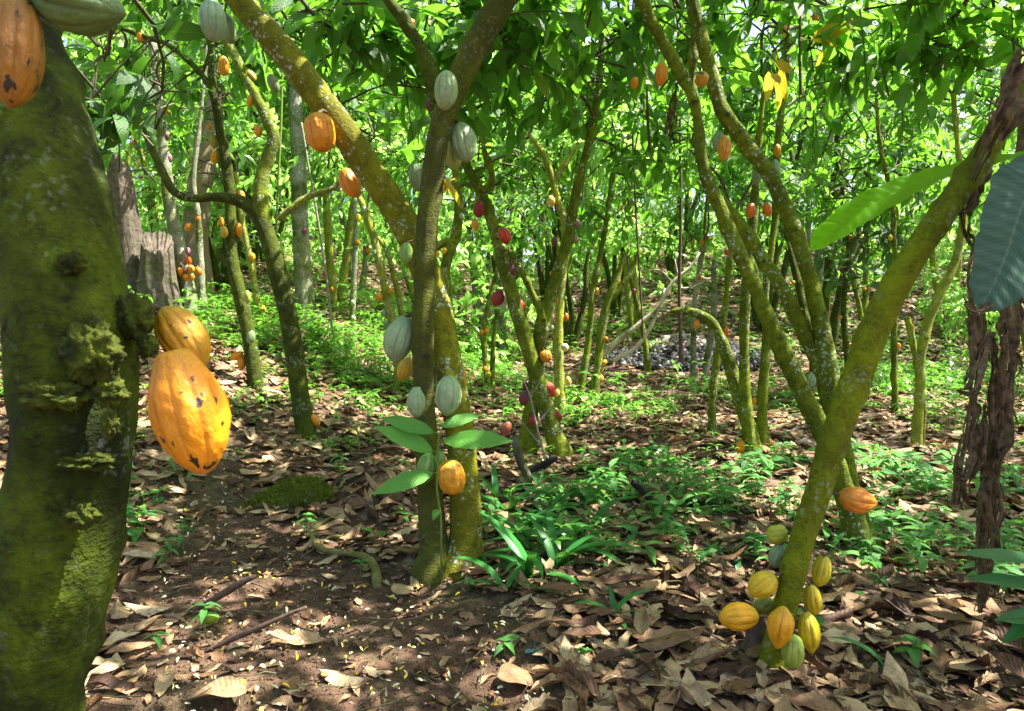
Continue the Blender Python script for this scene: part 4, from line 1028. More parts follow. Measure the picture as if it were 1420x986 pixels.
pod(437, 583, 12, 20, 36, 'orange', 'left_mid', 's', 'orange pod at the right foot of the bent tree', 'oval')
pod(233, 151, 9, 15, 0, 'deep', 'pale_left', 's', 'red orange pod high beside the pale spotted trunk', 'oval')
for k, (x, y, w, h, t, c, lb) in enumerate([(261, 349, 9, 14, 12, 'mauve', 'purple pod at the very top of the bunch on the pale tree'), (262, 361, 9, 12, 10, 'deep', 'orange pod second from the top of the bunch'),
        (256, 363, 8, 11, 0, 'mauve', 'purple pod upper left in the bunch'), (265, 373, 10, 12, 14, 'orange', 'orange pod in the middle of the bunch'), (258, 375, 8, 9, 0, 'mauve', 'small purple pod in the middle of the bunch'),
        (250, 377, 10, 13, 0, 'orange', 'bright orange pod left in the bunch'), (241, 376, 8, 12, -58, 'mauve', 'greyish purple pod at the far left of the bunch'), (275, 376, 10, 13, 14, 'deep', 'orange pod at the far right of the bunch'),
        (258, 385, 10, 11, 0, 'rust', 'rusty pod lowest in the bunch'), (266, 384, 8, 12, 0, 'rust', 'rusty pod at the bottom right of the bunch')]):
    pod(x, y, w, h, t, c, 'pale_left', 'f', lb, 'oval')
pod(261, 315, 10, 14, -40, 'orange', 'pale_left', 's', 'orange pod above the bunch, left of two', 'oval')
pod(275, 303, 8, 12, 10, 'deep', 'pale_left', 's', 'orange pod above the bunch, right of two', 'oval')
pod(232, 188, 9, 11, 0, 'mauve', 'pale_left', 's', 'upper pink purple pod beside the pale trunk', 'oval')
pod(235, 219, 8, 12, 8, 'mauve', 'pale_left', 's', 'lower pink purple pod beside the pale trunk', 'oval')
# --- middle tree with red pods
pod(664, 290, 16, 24, 0, 'crimson', 'middle', 'f', 'uppermost dark crimson pod of the crossing stems', 'oval')
pod(659, 312, 11, 16, 12, (.85, .42, .03), 'middle', 's', 'bright yellow orange pod just under the uppermost crimson one', 'oval')
pod(700, 327, 18, 24, 26, 'red', 'middle', 'f', 'bright red pod at upper right of the left crossing stem', 'oval')
pod(708, 376, 17, 26, -4, 'purple', 'middle', 's', 'dark purple pod at the middle of the left crossing stem', 'oval')
pod(690, 414, 18, 24, -22, 'crimson', 'middle', 's', 'dark crimson pod left of the left crossing stem', 'oval')
pod(722, 426, 13, 22, 10, 'red', 'middle', 's', 'bright red pod between the crossing stems', 'oval')
pod(757, 494, 16, 17, 12, 'rust', 'middle', 'f', 'orange brown pod at the crossing of the stems', 'round')
pod(762, 540, 18, 24, 30, 'red', 'middle', 's', 'scarlet pod low on the right of the crossing stems', 'oval')
pod(729, 552, 20, 24, -24, 'purple', 'middle', 's', 'fat dark purple pod low left of the crossing stems', 'oval')
pod(730, 535, 12, 16, 0, 'purple', 'middle', 'b', 'small purple pod above the fat dark one', 'oval')
pod(772, 575, 12, 22, 42, 'crimson', 'middle', 's', 'wine red pod near the ground right of the crossing stems', 'oval')
pod(738, 583, 12, 16, 0, 'crimson', 'middle', 'f', 'wine red pod between the stem feet', 'oval')
pod(702, 595, 13, 22, -20, (.35, .09, .04), 'middle', 's', 'red brown pod with green streaks near the ground', 'oval', dd=5.6)
pod(693, 602, 8, 11, -20, 'purple', 'middle', 's', 'tiny purple pod beside the red brown one', 'oval', dd=5.6)
pod(769, 335, 9, 13, 0, 'purple', 'middle', 's', 'purple pod left of the right crossing stem', 'oval')
pod(801, 311, 10, 13, 10, (.34, .18, .16), 'middle', 's', 'upper greyish mauve pod right of the right crossing stem', 'oval')
pod(798, 332, 10, 12, 0, (.30, .22, .16), 'middle', 's', 'lower greyish pod right of the right crossing stem', 'oval')
pod(697, 360, 8, 12, 0, 'mauve', 'middle', 's', 'small mauve pod in the hollow of the left crossing stem', 'oval')
# --- sunlit stems
pod(773, 417, 13, 19, 10, 'orange', 'bright', 's', 'orange pod left of the sunlit stem', 'oval')
pod(766, 440, 15, 20, 0, (.62, .36, .20), 'bright', 's', 'pale pinkish pod left of the sunlit stem', 'oval')
pod(764, 279, 11, 16, 0, (.80, .52, .10), 'bright', 'f', 'shining yellow pod where the sunlit stem forks', 'oval')
pod(783, 482, 11, 12, 34, (.70, .62, .30), 'bright', 'f', 'pale yellow pod glowing low on the sunlit stem', 'oval')  # the pale colour carries the white glare on this pod
pod(785, 440, 7, 12, 0, 'deep', 'bright', 's', 'small red orange pod right of the sunlit stem', 'oval')
pod(788, 529, 9, 14, 12, (.80, .50, .12), 'bright', 's', 'pale orange pod low right of the sunlit stem', 'oval')
pod(773, 545, 7, 11, 0, (.78, .5, .1), 'bright', 'f', 'yellow pod near the foot of the sunlit stem', 'oval')
for (x, y, w, h, t, c, lb) in [(838, 503, 10, 7, 60, 'amber', 'upper amber pod beside the thin twin stem'), (834, 512, 6, 10, 0, 'amber', 'second amber pod beside the thin twin stem'), (833, 525, 9, 11, 0, 'amber', 'fat amber pod beside the thin twin stem'),
        (833, 551, 6, 9, 0, (.7, .5, .05), 'yellow pod at the foot of the thin twin stem'), (828, 404, 7, 11, 0, (.75, .42, .05), 'yellow pod halfway up the thin twin stem'), (857, 390, 7, 12, 0, 'amber', 'amber pod at the upper fork of the twin stems'),
        (858, 378, 6, 9, 0, 'amber', 'amber pod just above the upper fork of the twin stems')]:
    pod(x, y, w, h, t, c, 'twin', 's', lb, 'oval')
for (x, y, w, h, c, lb) in [(958, 522, 5, 8, 'deep', 'orange red pod at the foot of the thin pale pair'), (966, 525, 6, 10, (.42, .07, .10), 'magenta pod right of the foot of the thin pale pair'), (956, 538, 6, 10, 'deep', 'lowest orange red pod of the thin pale pair'),
        (981, 519, 5, 8, (.42, .07, .10), 'magenta pod away to the right of the thin pale pair'), (967, 513, 4, 6, (.42, .07, .10), 'small magenta pod above the others of the thin pale pair')]:
    pod(x, y, w + 1, h + 1, 0, c, 'pod_pair', 's', lb, 'oval')
pod(569, 34, 17, 14, 40, 'rust', 'centre', 's', 'rusty orange pod beside the high side branch', 'oval', dd=4.1)
pod(1352, 473, 9, 9, 0, (.85, .5, .05), '*', 's', 'glowing yellow pod seen through the dried banana leaves', 'round', dd=6.5)
pod(1412, 446, 14, 20, 10, 'deep', '*', 's', 'orange red pod at the right edge, lower of two', 'oval', dd=6)
pod(1418, 434, 12, 18, 0, 'deep', '*', 's', 'orange red pod at the right edge, upper of two', 'oval', dd=6.1)

# --- small pods far back in the grove, each set on the stem it is seen against
far = [(668,461,7,8,'amber'),(675,459,7,8,'amber'),(672,512,7,9,'orange'),(678,520,6,8,'yellow'),(616,348,7,9,'yellow'),(609,352,6,8,'yellow'),(497,302,7,11,'yellow'),(503,316,7,11,'amber'),(505,290,7,11,'pale'),(493,278,7,10,'pale'),
       (511,348,8,8,'orange'),(518,350,7,9,'pale'),(496,336,6,6,'orange'),(485,340,5,5,'orange'),(524,412,10,11,'amber'),(542,404,7,9,'orange'),(529,435,7,9,'dusty'),(527,448,8,8,'dusty'),(533,452,6,9,'dusty'),(531,463,9,8,'dusty'),
       (495,398,6,9,'pale'),(489,420,6,8,'pale'),(490,442,7,9,'pale'),(482,458,5,8,'pale'),(493,464,6,8,'pale'),(481,468,8,10,'orange'),(460,401,5,7,'orange'),(473,446,4,5,'orange'),(423,320,6,9,(.35,.06,.12)),(413,283,5,6,(.5,.06,.12)),
       (461,469,6,8,'purple'),(447,455,5,8,'purple'),(365,429,8,7,'amber'),(370,426,5,6,'amber'),(350,357,8,12,'amber'),(497,215,7,10,'green'),(512,235,6,8,'pale'),(555,470,6,8,'amber'),(1144,290,6,6,'deep'),(1100,392,5,6,'amber'),
       (1170,381,8,6,'orange'),(1198,401,6,5,'orange'),(1165,440,6,5,'orange'),(1192,478,6,5,'amber'),(1205,398,5,7,'amber'),(1291,443,6,9,'amber'),(1305,460,5,7,'amber'),(1322,498,6,8,'orange'),(1240,440,6,8,'orange'),(1278,480,6,9,'orange'),
       (1320,470,6,8,'pale'),(1326,458,7,9,'pale'),(1330,462,6,8,'pale'),(1322,490,6,8,'green'),(1413,380,7,9,'amber'),(1125,268,6,8,'rust'),(974,336,6,9,'orange'),(862,288,5,8,'orange'),(905,300,5,7,'amber'),(985,316,5,7,'red'),
       (970,385,4,7,'red'),(968,405,4,6,'amber'),(880,405,5,9,(.4,.06,.14)),(795,418,5,9,'pale'),(803,430,4,7,(.4,.06,.14)),(741,380,6,8,'orange'),(800,300,5,6,'mauve'),(640,300,6,9,'pale'),(652,330,6,9,'pale'),(448,380,5,6,'red'),
       (200,345,6,8,'orange'),(171,330,6,7,'deep'),(150,250,6,7,(.45,.08,.14)),(178,198,5,7,(.45,.08,.14)),(189,205,5,7,(.45,.08,.14)),(395,470,6,8,'amber'),(302,300,6,9,'orange'),(318,395,6,8,'orange'),(292,345,5,7,'orange'),(720,470,5,7,'orange'),
       (700,500,6,8,'orange'),(744,455,5,8,'pale'),(793,500,6,8,'orange'),(852,470,5,6,'deep'),(868,500,6,6,'orange'),(1075,470,5,6,'deep'),(1060,455,5,6,'amber'),(1006,350,6,8,'red'),(1110,430,5,6,'orange'),(1220,330,6,8,'yellow'),
       (1262,352,7,6,'yellow'),(1360,440,6,8,'amber'),(1396,402,6,8,'pale'),(1390,500,6,8,'orange'),(1180,330,6,8,'amber'),(1150,355,6,6,'orange'),(130,180,6,8,'orange'),(118,66,6,7,'rust')]
far_lab = {'orange': 'small orange pod far back among the grove stems', 'deep': 'small red orange pod far back among the grove stems', 'amber': 'small amber pod far back among the grove stems', 'yellow': 'small yellow pod far back among the grove stems',
           'pale': 'small pale green pod far back among the grove stems', 'dusty': 'small dull green pod in the far left cluster', 'green': 'small green pod far back among the grove stems', 'red': 'small red pod far back among the grove stems',
           'rust': 'small rusty pod far back among the grove stems', 'mauve': 'small mauve pod far back among the grove stems', 'purple': 'small dark purple pod near the ground far back'}
for (x, y, w, h, c) in far:
    dist, sp, sd = nearest_on('*', x, y)
    # prefer a thing between 7 and 18 m
    best = None
    for k, path in ALLSTEMS:
        sx, sy, d = proj(path[:, :3]); ok = (d > 7) & (d < 17)
        if not ok.any(): continue
        ds = np.where(ok, np.hypot(sx - x, sy - y) + d * .6, 1e6); i = int(ds.argmin())
        if best is None or ds[i] < best[0]: best = (float(ds[i]), sx[i], sy[i], float(d[i]), path[i, 3])
    _, sx, sy, d, r = best
    rp = r * FPX / d; dx = x - sx
    lim = rp + w * .4
    nx_ = sx + max(-lim, min(lim, dx)) if abs(dx) > lim else x
    ny_ = y if abs(y - sy) < 10 else sy + (10 if y > sy else -10)
    if abs(nx_ - x) > 60 or abs(ny_ - y) > 60: continue
    lb = far_lab[c] if isinstance(c, str) else 'small magenta pod far back among the grove stems'
    pod(nx_, ny_, w + .5, h + .5, random.uniform(-12, 12), c, '*', 's', lb, 'oval', group=lb.replace(' pod ', ' pods '), dd=d - r * .9, big=False, stalk=False)
# ------------------------------------------------------------------ fallen leaves
def ground_n(x, y, e=.03):
    gx_ = (G(x + e, y) - G(x - e, y)) / (2 * e); gy_ = (G(x, y + e) - G(x, y - e)) / (2 * e)
    return unit(np.stack([-gx_, -gy_, np.ones_like(gx_)], -1))

def scatter(n, y0, y1, widen=.82, pw_keep=.25, power=1.0):
    y = y0 + (y1 - y0) * RNG.uniform(0, 1, n) ** power; x = RNG.uniform(-1, 1, n) * (y * widen + .5)
    w = path_w(x, y); k = RNG.uniform(0, 1, n) > w * (1 - pw_keep)
    return x[k], y[k]

def litter(bag, n, y0, y1, ns, nt, L=(.09, .25), lift=.035, pk=.15, power=1.0, wide=.82):
    x, y = scatter(n, y0, y1, wide, pk, power); m = len(x)
    N0 = ground_n(x, y); a = RNG.uniform(0, 2 * PI, m)
    d = np.stack([np.cos(a), np.sin(a), RNG.normal(0, .09, m)], -1); d = unit(d - N0 * np.sum(d * N0, -1, keepdims=True) * .85)
    nr = unit(N0 + RNG.normal(0, .17, (m, 3))); flip = RNG.uniform(0, 1, m) < .45
    ln = RNG.uniform(0, 1, m) ** 1.3 * (L[1] - L[0]) + L[0]; W = ln * RNG.uniform(.30, .52, m)
    z = G(x, y) + .006 + RNG.uniform(0, 1, m) ** 1.5 * lift * (1 - .7 * path_w(x, y))
    base = np.stack([x, y, z], -1) - d * (ln * .5)[:, None]
    dr = RNG.normal(.0, .2, m); fo = np.where(flip, -1, 1) * RNG.uniform(.0, .45, m); cu = np.where(flip, -1, 1) * RNG.gamma(1.6, .38, m)
    low = np.where(flip, W * .3 * np.sin(np.clip(np.abs(fo) + np.abs(cu) * .5, 0, 1.4)), 0)
    base[:, 2] += low + np.where(dr > 0, dr * ln * .25, 0)
    V, Q, uv, r = leaves(base, d, nr, ln, W, 'cacao', ns, nt, dr, fo, .028 if ns > 3 else 0, RNG.beta(1.4, 1.5, m), cu, .20 if ns > 3 else 0)
    bag.add(V, Q, uv, r)

bag = Bag()
litter(bag, 2300, 1.75, 4.6, 9, 2, (.08, .22), .035, .05)
litter(bag, 5200, 1.75, 4.6, 5, 1, (.02, .10), .02, .42)
litter(bag, 700, 1.75, 4.2, 7, 1, (.15, .26), .02, .0)
litter(bag, 7500, 4.2, 8.5, 5, 1, (.06, .24), .035)
litter(bag, 13000, 8, 16, 3, 1, (.12, .28), .04, .35)
litter(bag, 7000, 15, 24, 2, 1, (.18, .32), .05, .6)
lo = link('fallen_leaves', bag.mesh('fallen_leaves', [M['litter']]))
tag(lo, 'brown curled dead leaves covering the forest floor', 'leaf litter', kind='stuff')

# a few very large curled leaves that stand out, near the camera
BIG = [(880,765,.30,.115,35,.62,'big pinkish ribbed dead leaf lying flat right of centre'),(775,835,.20,.09,-20,.30,'dark grey dead leaf near the strap leaved plants'),(1235,905,.26,.11,150,.36,'reddish brown curled leaf at the lower right'),
       (935,905,.30,.09,8,.34,'long rolled brown leaf right of the lower centre'),(560,828,.15,.10,60,.78,'tan leaf standing on the bare path in front of the centre tree'),(720,950,.17,.12,20,.45,'broad grey brown leaf at the bottom centre'),
       (1130,820,.27,.11,-30,.26,'dark curled leaf behind the pod cluster'),(870,825,.30,.08,-14,.22,'dark rolled ribbed leaf at right of the strap plants'),(350,660,.26,.13,80,.66,'large tan leaf on the left bank above the path'),
       (965,838,.30,.10,-12,.5,'long brown leaf left of the pod cluster'),(300,975,.22,.12,170,.6,'broad pale leaf at the bottom left'),(1345,935,.22,.10,20,.7,'beige leaf at the bottom right corner')]
for k, (px, py, L, W, a, rn, lb) in enumerate(BIG):
    p, _ = Pg(px, py); an = math.radians(a); n0 = ground_n(np.array([p[0]]), np.array([p[1]]))
    d = np.array([[math.cos(an), math.sin(an), .06]]); base = p[None] - d * L * .5; base[0, 2] += .055
    V, Q, uv, r = leaves(base, d, n0 + RNG.normal(0, .12, (1, 3)), np.array([L]), np.array([W]), 'cacao', 26, 5, RNG.uniform(-.2, .5), RNG.uniform(-.15, .25), .008, np.array([rn]), RNG.uniform(-.9, .9))
    b = Bag(); b.add(V, Q, uv, r); o = link('dead_leaf', b.mesh('dead_leaf', [M['litter']], origin=p)); o.location = p; tag(o, lb, 'dead leaf', 'large dead leaves near the camera')

b = Bag()
for k in range(420):
    y = RNG.uniform(1.9, 7.5); x = RNG.uniform(-1, 1) * (y * .8); a = RNG.uniform(0, 6.28); L = RNG.uniform(.06, .32); r0 = RNG.uniform(.0012, .004); pts = []
    for t in (0, .33, .66, 1):
        xx = x + math.cos(a) * L * t + RNG.normal(0, .05 * L); yy = y + math.sin(a) * L * t + RNG.normal(0, .05 * L); pts.append([xx, yy, float(G(xx, yy)) + .022 + RNG.uniform(0, .02), r0 * (1.2 - t * .6)])
    v, q, u = tube(pts, 5); b.add(v, q, u, RNG.uniform())
tag(link('fallen_twigs', b.mesh('fallen_twigs', [M['twig']])), 'thin dry twigs strewn through the litter', 'twigs', kind='stuff')

# small pale petals and soil crumbs on the path
def petals(n, y0, y1, wide=.5, onpath=True):
    y = RNG.uniform(y0, y1, n); x = RNG.uniform(-1.6, 1.3, n) * (y / 3)
    w = path_w(x, y); k = RNG.uniform(0, 1, n) < (w * .8 + .12 if onpath else .5); x, y = x[k], y[k]; m = len(x)
    a = RNG.uniform(0, 6.28, m); d = np.stack([np.cos(a), np.sin(a), RNG.normal(0, .3, m)], -1); L = RNG.uniform(.014, .030, m)
    base = np.stack([x, y, G(x, y) + .018 + RNG.uniform(0, .014, m)], -1) - d * L[:, None] / 2
    return leaves(base, d, unit(RNG.normal(0, .45, (m, 3)) + np.array([0, 0, 1])), L, L * RNG.uniform(.35, .65, m), 'petal', 5, 2, RNG.uniform(-.3, 1.0, m), RNG.uniform(.2, .9, m), 0, RNG.uniform(0, 1, m))
b = Bag(); V, Q, uv, r = petals(2300, 1.9, 6.2); b.add(V, Q, uv, r)
tag(link('fallen_petals', b.mesh('fallen_petals', [M['petal']])), 'tiny pale yellow petals strewn on the bare path', 'fallen petals', kind='stuff')

def lumps(n, xf, yf, size, rn, zoff=0.0):
    """little irregular stones or husks: octahedra pushed about"""
    t = (1 + 5 ** .5) / 2
    ico = unit(np.array([[-1,t,0],[1,t,0],[-1,-t,0],[1,-t,0],[0,-1,t],[0,1,t],[0,-1,-t],[0,1,-t],[t,0,-1],[t,0,1],[-t,0,-1],[-t,0,1]], float))
    f = np.array([[0,11,5],[0,5,1],[0,1,7],[0,7,10],[0,10,11],[1,5,9],[5,11,4],[11,10,2],[10,7,6],[7,1,8],[3,9,4],[3,4,2],[3,2,6],[3,6,8],[3,8,9],[4,9,5],[2,4,11],[6,2,10],[8,6,7],[9,8,1]])
    f = np.hstack([f, f[:, 2:3]])
    x, y = xf, yf; m = len(x)
    R = size[:, None, None] * (1 + RNG.normal(0, .18, (m, 12, 1))) * RNG.uniform(.55, 1.2, (m, 1, 3))
    V = ico[None] * R + np.stack([x, y, G(x, y) + zoff], -1)[:, None]
    Q = (f[None] + (np.arange(m) * 12)[:, None, None]).reshape(-1, 4)
    return V.reshape(-1, 3), Q, None, np.repeat(rn, 12)
n = 9000; y = RNG.uniform(1.9, 5.5, n); x = RNG.uniform(-2.2, 1.2, n); w = path_w(x, y); k = w > RNG.uniform(.1, 1, n); x, y = x[k], y[k]
b = Bag(); V, Q, uv, r = lumps(len(x), x, y, RNG.uniform(.0025, .009, len(x)), RNG.uniform(0, 1, len(x)), np.full(len(x), .003)); b.add(V, Q, uv, r)
def mat_crumb():
    m = NT('soil_crumb'); col = m.ramp(m.attr('rnd'), [(0, (.035, .02, .014)), (.6, (.12, .07, .045)), (.9, (.24, .15, .10)), (1, (.36, .28, .22))]); return m.finish(m.bsdf(col, .95, None, .15))
M['crumb'] = mat_crumb()
tag(link('soil_crumbs', b.mesh('soil_crumbs', [M['crumb']], smooth=False)), 'crumbly red brown soil bits on the path', 'soil', kind='stuff')

# heap of blackened husks in the clearing
hp, hd = Pg(962, 512); m = 5200; a = RNG.uniform(0, 6.28, m); rr = np.sqrt(RNG.uniform(0, 1, m))
x = hp[0] - .05 + rr * np.cos(a) * 1.65; y = hp[1] + .9 + rr * np.sin(a) * 1.1; zz = .42 * np.exp(-(((x - hp[0]) / 1.0) ** 2 + ((y - hp[1] - .9) / .7) ** 2)) + RNG.uniform(-.02, .04, m)
V, Q, uv, r = lumps(m, x, y, RNG.uniform(.025, .065, m), np.clip(RNG.beta(1.3, 2.4, m) + .55 * (zz > .30), 0, 1), zz); b = Bag(); b.add(V, Q, uv, r)
th = np.linspace(0, 2 * PI, 28, endpoint=False); rows = []
for k in range(7):
    q = k / 6; rows.append(np.stack([hp[0] - .05 + q * 1.6 * np.cos(th), hp[1] + .9 + q * 1.05 * np.sin(th), G(hp[0] - .05 + q * 1.6 * np.cos(th), hp[1] + .9 + q * 1.05 * np.sin(th)) + .42 * np.exp(-((q * 1.6 * np.cos(th) / 1.0) ** 2 + (q * 1.05 * np.sin(th) / .7) ** 2)) - .03 - .1 * (q > .95)], -1))
V2 = np.vstack(rows); i = np.arange(6)[:, None] * 28; j = np.arange(28)[None]; Q2 = np.stack([i + j, i + 28 + j, i + 28 + (j + 1) % 28, i + (j + 1) % 28], -1).reshape(-1, 4); b.add(V2, Q2, None, .3)
tag(link('husk_heap', b.mesh('husk_heap', [M['husk']], smooth=False)), 'low heap of blackened cocoa husks in the clearing', 'husk heap', kind='stuff')

# ------------------------------------------------------------------ undergrowth
def plantlets(bag, x, y, h, nl, L, W=.46, prof='ovate', ns=4, zoff=0.0, flat=.35):
    """many little leafy plants: whorls of leaves on thin stems"""
    m = len(x); g0 = G(x, y) + zoff
    for k in range(nl):
        t = RNG.uniform(.35, 1.0, m) if k > 3 else np.full(m, 1.0)
        a = k * 2.4 + RNG.uniform(0, 6.28, m) * (k == 0) + RNG.normal(0, .35, m) + (x * 37 + y * 91)
        d = np.stack([np.cos(a), np.sin(a), RNG.normal(flat * .6, .25, m)], -1)
        base = np.stack([x, y, g0 + h * t], -1) + d * (L * .12)[:, None]; ll = L * RNG.uniform(.7, 1.15, m)
        V, Q, uv, r = leaves(base, d, np.tile([0, 0, 1.0], (m, 1)) + RNG.normal(0, .2, (m, 3)), ll, ll * W * RNG.uniform(.85, 1.15, m), prof, ns, 1, RNG.uniform(.2, .8, m), RNG.uniform(.1, .35, m), 0, RNG.uniform(0, 1, m))
        bag.add(V, Q, uv, r)
    # stems: thin upright triangles
    s = .0016 + .004 * h
    V = np.stack([np.stack([x - s, y, g0 - .01], -1), np.stack([x + s, y, g0 - .01], -1), np.stack([x + s * .6, y, g0 + h], -1), np.stack([x - s * .6, y, g0 + h], -1)], 1).reshape(-1, 3)
    Q = (np.array([[0, 1, 2, 3]])[None] + (np.arange(m) * 4)[:, None, None]).reshape(-1, 4); bag.add(V, Q, None, .2)

def patch(px, py, rx, ry, n):
    """points on the ground round the spot seen at a pixel; rx, ry in metres"""
    p, d = Pg(px, py); a = RNG.uniform(0, 6.28, n); q = RNG.uniform(0, 1, n) ** .6
    return p[0] + q * np.cos(a) * rx, p[1] + q * np.sin(a) * ry
b = Bag(); b2 = Bag()
zones = [  # px,py,rx,ry,n,height,leaf length, leaves
    (470,520,1.5,1.6,330,(.04,.22),(.05,.11),7),(560,500,1.3,2.0,300,(.05,.25),(.06,.12),7),(440,480,1.8,1.8,300,(.08,.4),(.07,.14),8),(300,450,1.6,1.4,280,(.08,.45),(.07,.15),8),(390,470,1.2,1.5,180,(.08,.4),(.07,.13),8),
    (700,520,1.2,1.4,420,(.04,.2),(.06,.11),7),(735,545,1.0,1.0,320,(.04,.18),(.05,.1),7),(820,570,1.0,.8,380,(.03,.16),(.05,.1),7),(860,560,.9,.6,240,(.03,.14),(.05,.1),7),(720,580,.8,.8,220,(.03,.16),(.04,.09),7),
    (1090,560,.9,.7,260,(.03,.16),(.05,.1),7),(1010,500,1.0,1.0,120,(.04,.18),(.05,.1),7),(1200,530,1.8,1.0,420,(.04,.25),(.06,.12),7),(1300,540,1.6,1.2,480,(.04,.28),(.06,.12),7),(1380,600,1.0,.8,260,(.04,.24),(.05,.11),7),(1150,470,2,1.5,200,(.05,.3),(.07,.13),7),
    (1340,680,.8,.7,200,(.03,.18),(.04,.09),7),(1250,740,.8,.5,150,(.02,.12),(.03,.075),6),(1180,800,.45,.3,60,(.02,.10),(.03,.07),6),(1380,790,.5,.45,130,(.03,.16),(.04,.085),6),(1000,690,.8,.6,220,(.03,.14),(.035,.08),6),
    (900,700,.6,.5,150,(.03,.14),(.035,.08),6),(820,700,.4,.4,120,(.04,.17),(.04,.09),6),(750,750,.35,.3,100,(.03,.14),(.035,.075),6),(960,760,.6,.3,100,(.02,.12),(.03,.07),6),(870,650,.5,.4,110,(.03,.15),(.04,.08),6),(1120,860,.3,.2,25,(.02,.08),(.025,.06),5),
    (230,690,.35,.3,70,(.02,.15),(.035,.08),6),(210,750,.25,.22,55,(.02,.15),(.035,.08),6),(470,620,.35,.25,60,(.03,.16),(.04,.08),6),(330,560,.6,.6,120,(.03,.16),(.04,.09),6),(20,560,1.0,1.2,160,(.05,.3),(.06,.11),7),(10,380,2.0,2.0,240,(.1,.6),(.08,.15),8),
    (500,570,1.0,.7,130,(.03,.12),(.04,.08),6),(610,540,.7,.6,120,(.03,.15),(.05,.09),6),(930,600,1.2,.5,110,(.02,.1),(.04,.07),6),(1010,640,.6,.3,60,(.03,.15),(.04,.09),6),(1070,650,.4,.25,40,(.03,.14),(.05,.1),6),
    (760,460,2.5,1.5,160,(.05,.35),(.08,.15),7),(600,465,2.2,2.0,300,(.08,.5),(.08,.16),8),(880,462,2.0,1.0,100,(.05,.3),(.08,.15),7)]
for (px, py, rx, ry, n, hh, ll, nl) in zones:
    near_ = py > 640
    x, y = patch(px, py, rx, ry, int(n * ((.5 if px < 600 else .75) if py < 540 else .36 if not near_ else .24))); w = path_w(x, y); k = (w < .35) & (y > 1.9); x, y = x[k], y[k]; m = len(x)
    plantlets(b2 if near_ else b, x, y, RNG.uniform(*hh, m) * (1.3 if near_ else 1), nl, RNG.uniform(*ll, m) * (1.6 if near_ else 1), ns=3 if py < 600 else 5)
n = 1100; y = RNG.uniform(3.2, 18, n); x = RNG.uniform(-1, 1, n) * (y * .82 + .5); k = path_w(x, y) < .2; x, y = x[k], y[k]
plantlets(b, x, y, RNG.uniform(.02, .15, len(x)), 5, RNG.uniform(.03, .08, len(x)), ns=3)
n = 3200; y = RNG.uniform(8, 24, n); x = RNG.uniform(-1, 1, n) * (y * .82 + .5); k = (path_w(x, y) < .2) & (np.sin(x * 1.1 + y * .4) + np.cos(y * .9 - x * .5) > -.3); x, y = x[k], y[k]
plantlets(b, x, y, RNG.uniform(.05, .45, len(x)), 7, RNG.uniform(.08, .17, len(x)), ns=2)
tag(link('undergrowth', b.mesh('undergrowth', [M['leaf_low']])), 'low green seedlings and herbs spreading over the leaf litter', 'undergrowth', kind='stuff')

tag(link('seedling_cover', b2.mesh('seedling_cover', [M['leaf_seed']])), 'blue green leafy seedlings growing thickly through the near litter', 'ground cover', kind='stuff')

# bushy understorey behind the first trees
b = Bag()
for k in range(520):
    yy = rg.uniform(11.5, 30); xx = rg.uniform(-yy * .82, yy * .82); px, py, d = proj(np.array([xx, yy, float(G(xx, yy))]))
    if yy < 17 and 700 < px < 1240 : continue
    if yy < 17 and 980 < px < 1300 and rg.random() < .7: continue
    zc = float(G(xx, yy)) + rg.uniform(.2, 2.0) * (1 if px < 700 or yy > 19 else .7)
    tips, dirs = blob_twigs((xx, yy, zc), (.8, .8, .55), 13); twig_leaves(b, tips, dirs, RNG.uniform(.2, .45, 13), 9, (.11, .22), (.36, .46), 2, twig=False, rshift=rg.uniform(-.15, .3), droop=(.1, .7))
tag(link('understorey_bushes', b.mesh('understorey_bushes', [M['leaf_far'], M['twig']])), 'tangled sunlit bushes filling the grove behind', 'understorey', kind='stuff')

# ------------------------------------------------------------------ single plants near the camera
def strap_plant(px, py, n, L, label, up=.9, seed=0):
    p, d = Pg(px, py); root = empty('strap_leaf_plant', p); tag(root, label, 'strap leaved plant', 'strap leaved plants')
    rs = np.random.default_rng(seed + 5)
    for k in range(n):
        a = rs.uniform(0, 6.28); el = rs.uniform(.45, 1.25); dd = np.array([[math.cos(a) * math.cos(el), math.sin(a) * math.cos(el) * .8, math.sin(el)]]); ll = L * 1.5 * rs.uniform(.6, 1.1)
        V, Q, uv, r = leaves(np.array([[rs.normal(0, .008), rs.normal(0, .008), -.005]]), dd, np.array([[-math.cos(a) * math.sin(el), -math.sin(a) * math.sin(el), math.cos(el)]]) , np.array([ll]), np.array([ll * rs.uniform(.10, .15) + .006]), 'strap', 12, 1, np.array([rs.uniform(.55, 1.25) * up]), .28, 0, np.array([rs.uniform()]))
        b = Bag(); b.add(V, Q, uv, r); link('leaf', b.mesh('leaf', [M['leaf_strap']]), root)
    return root
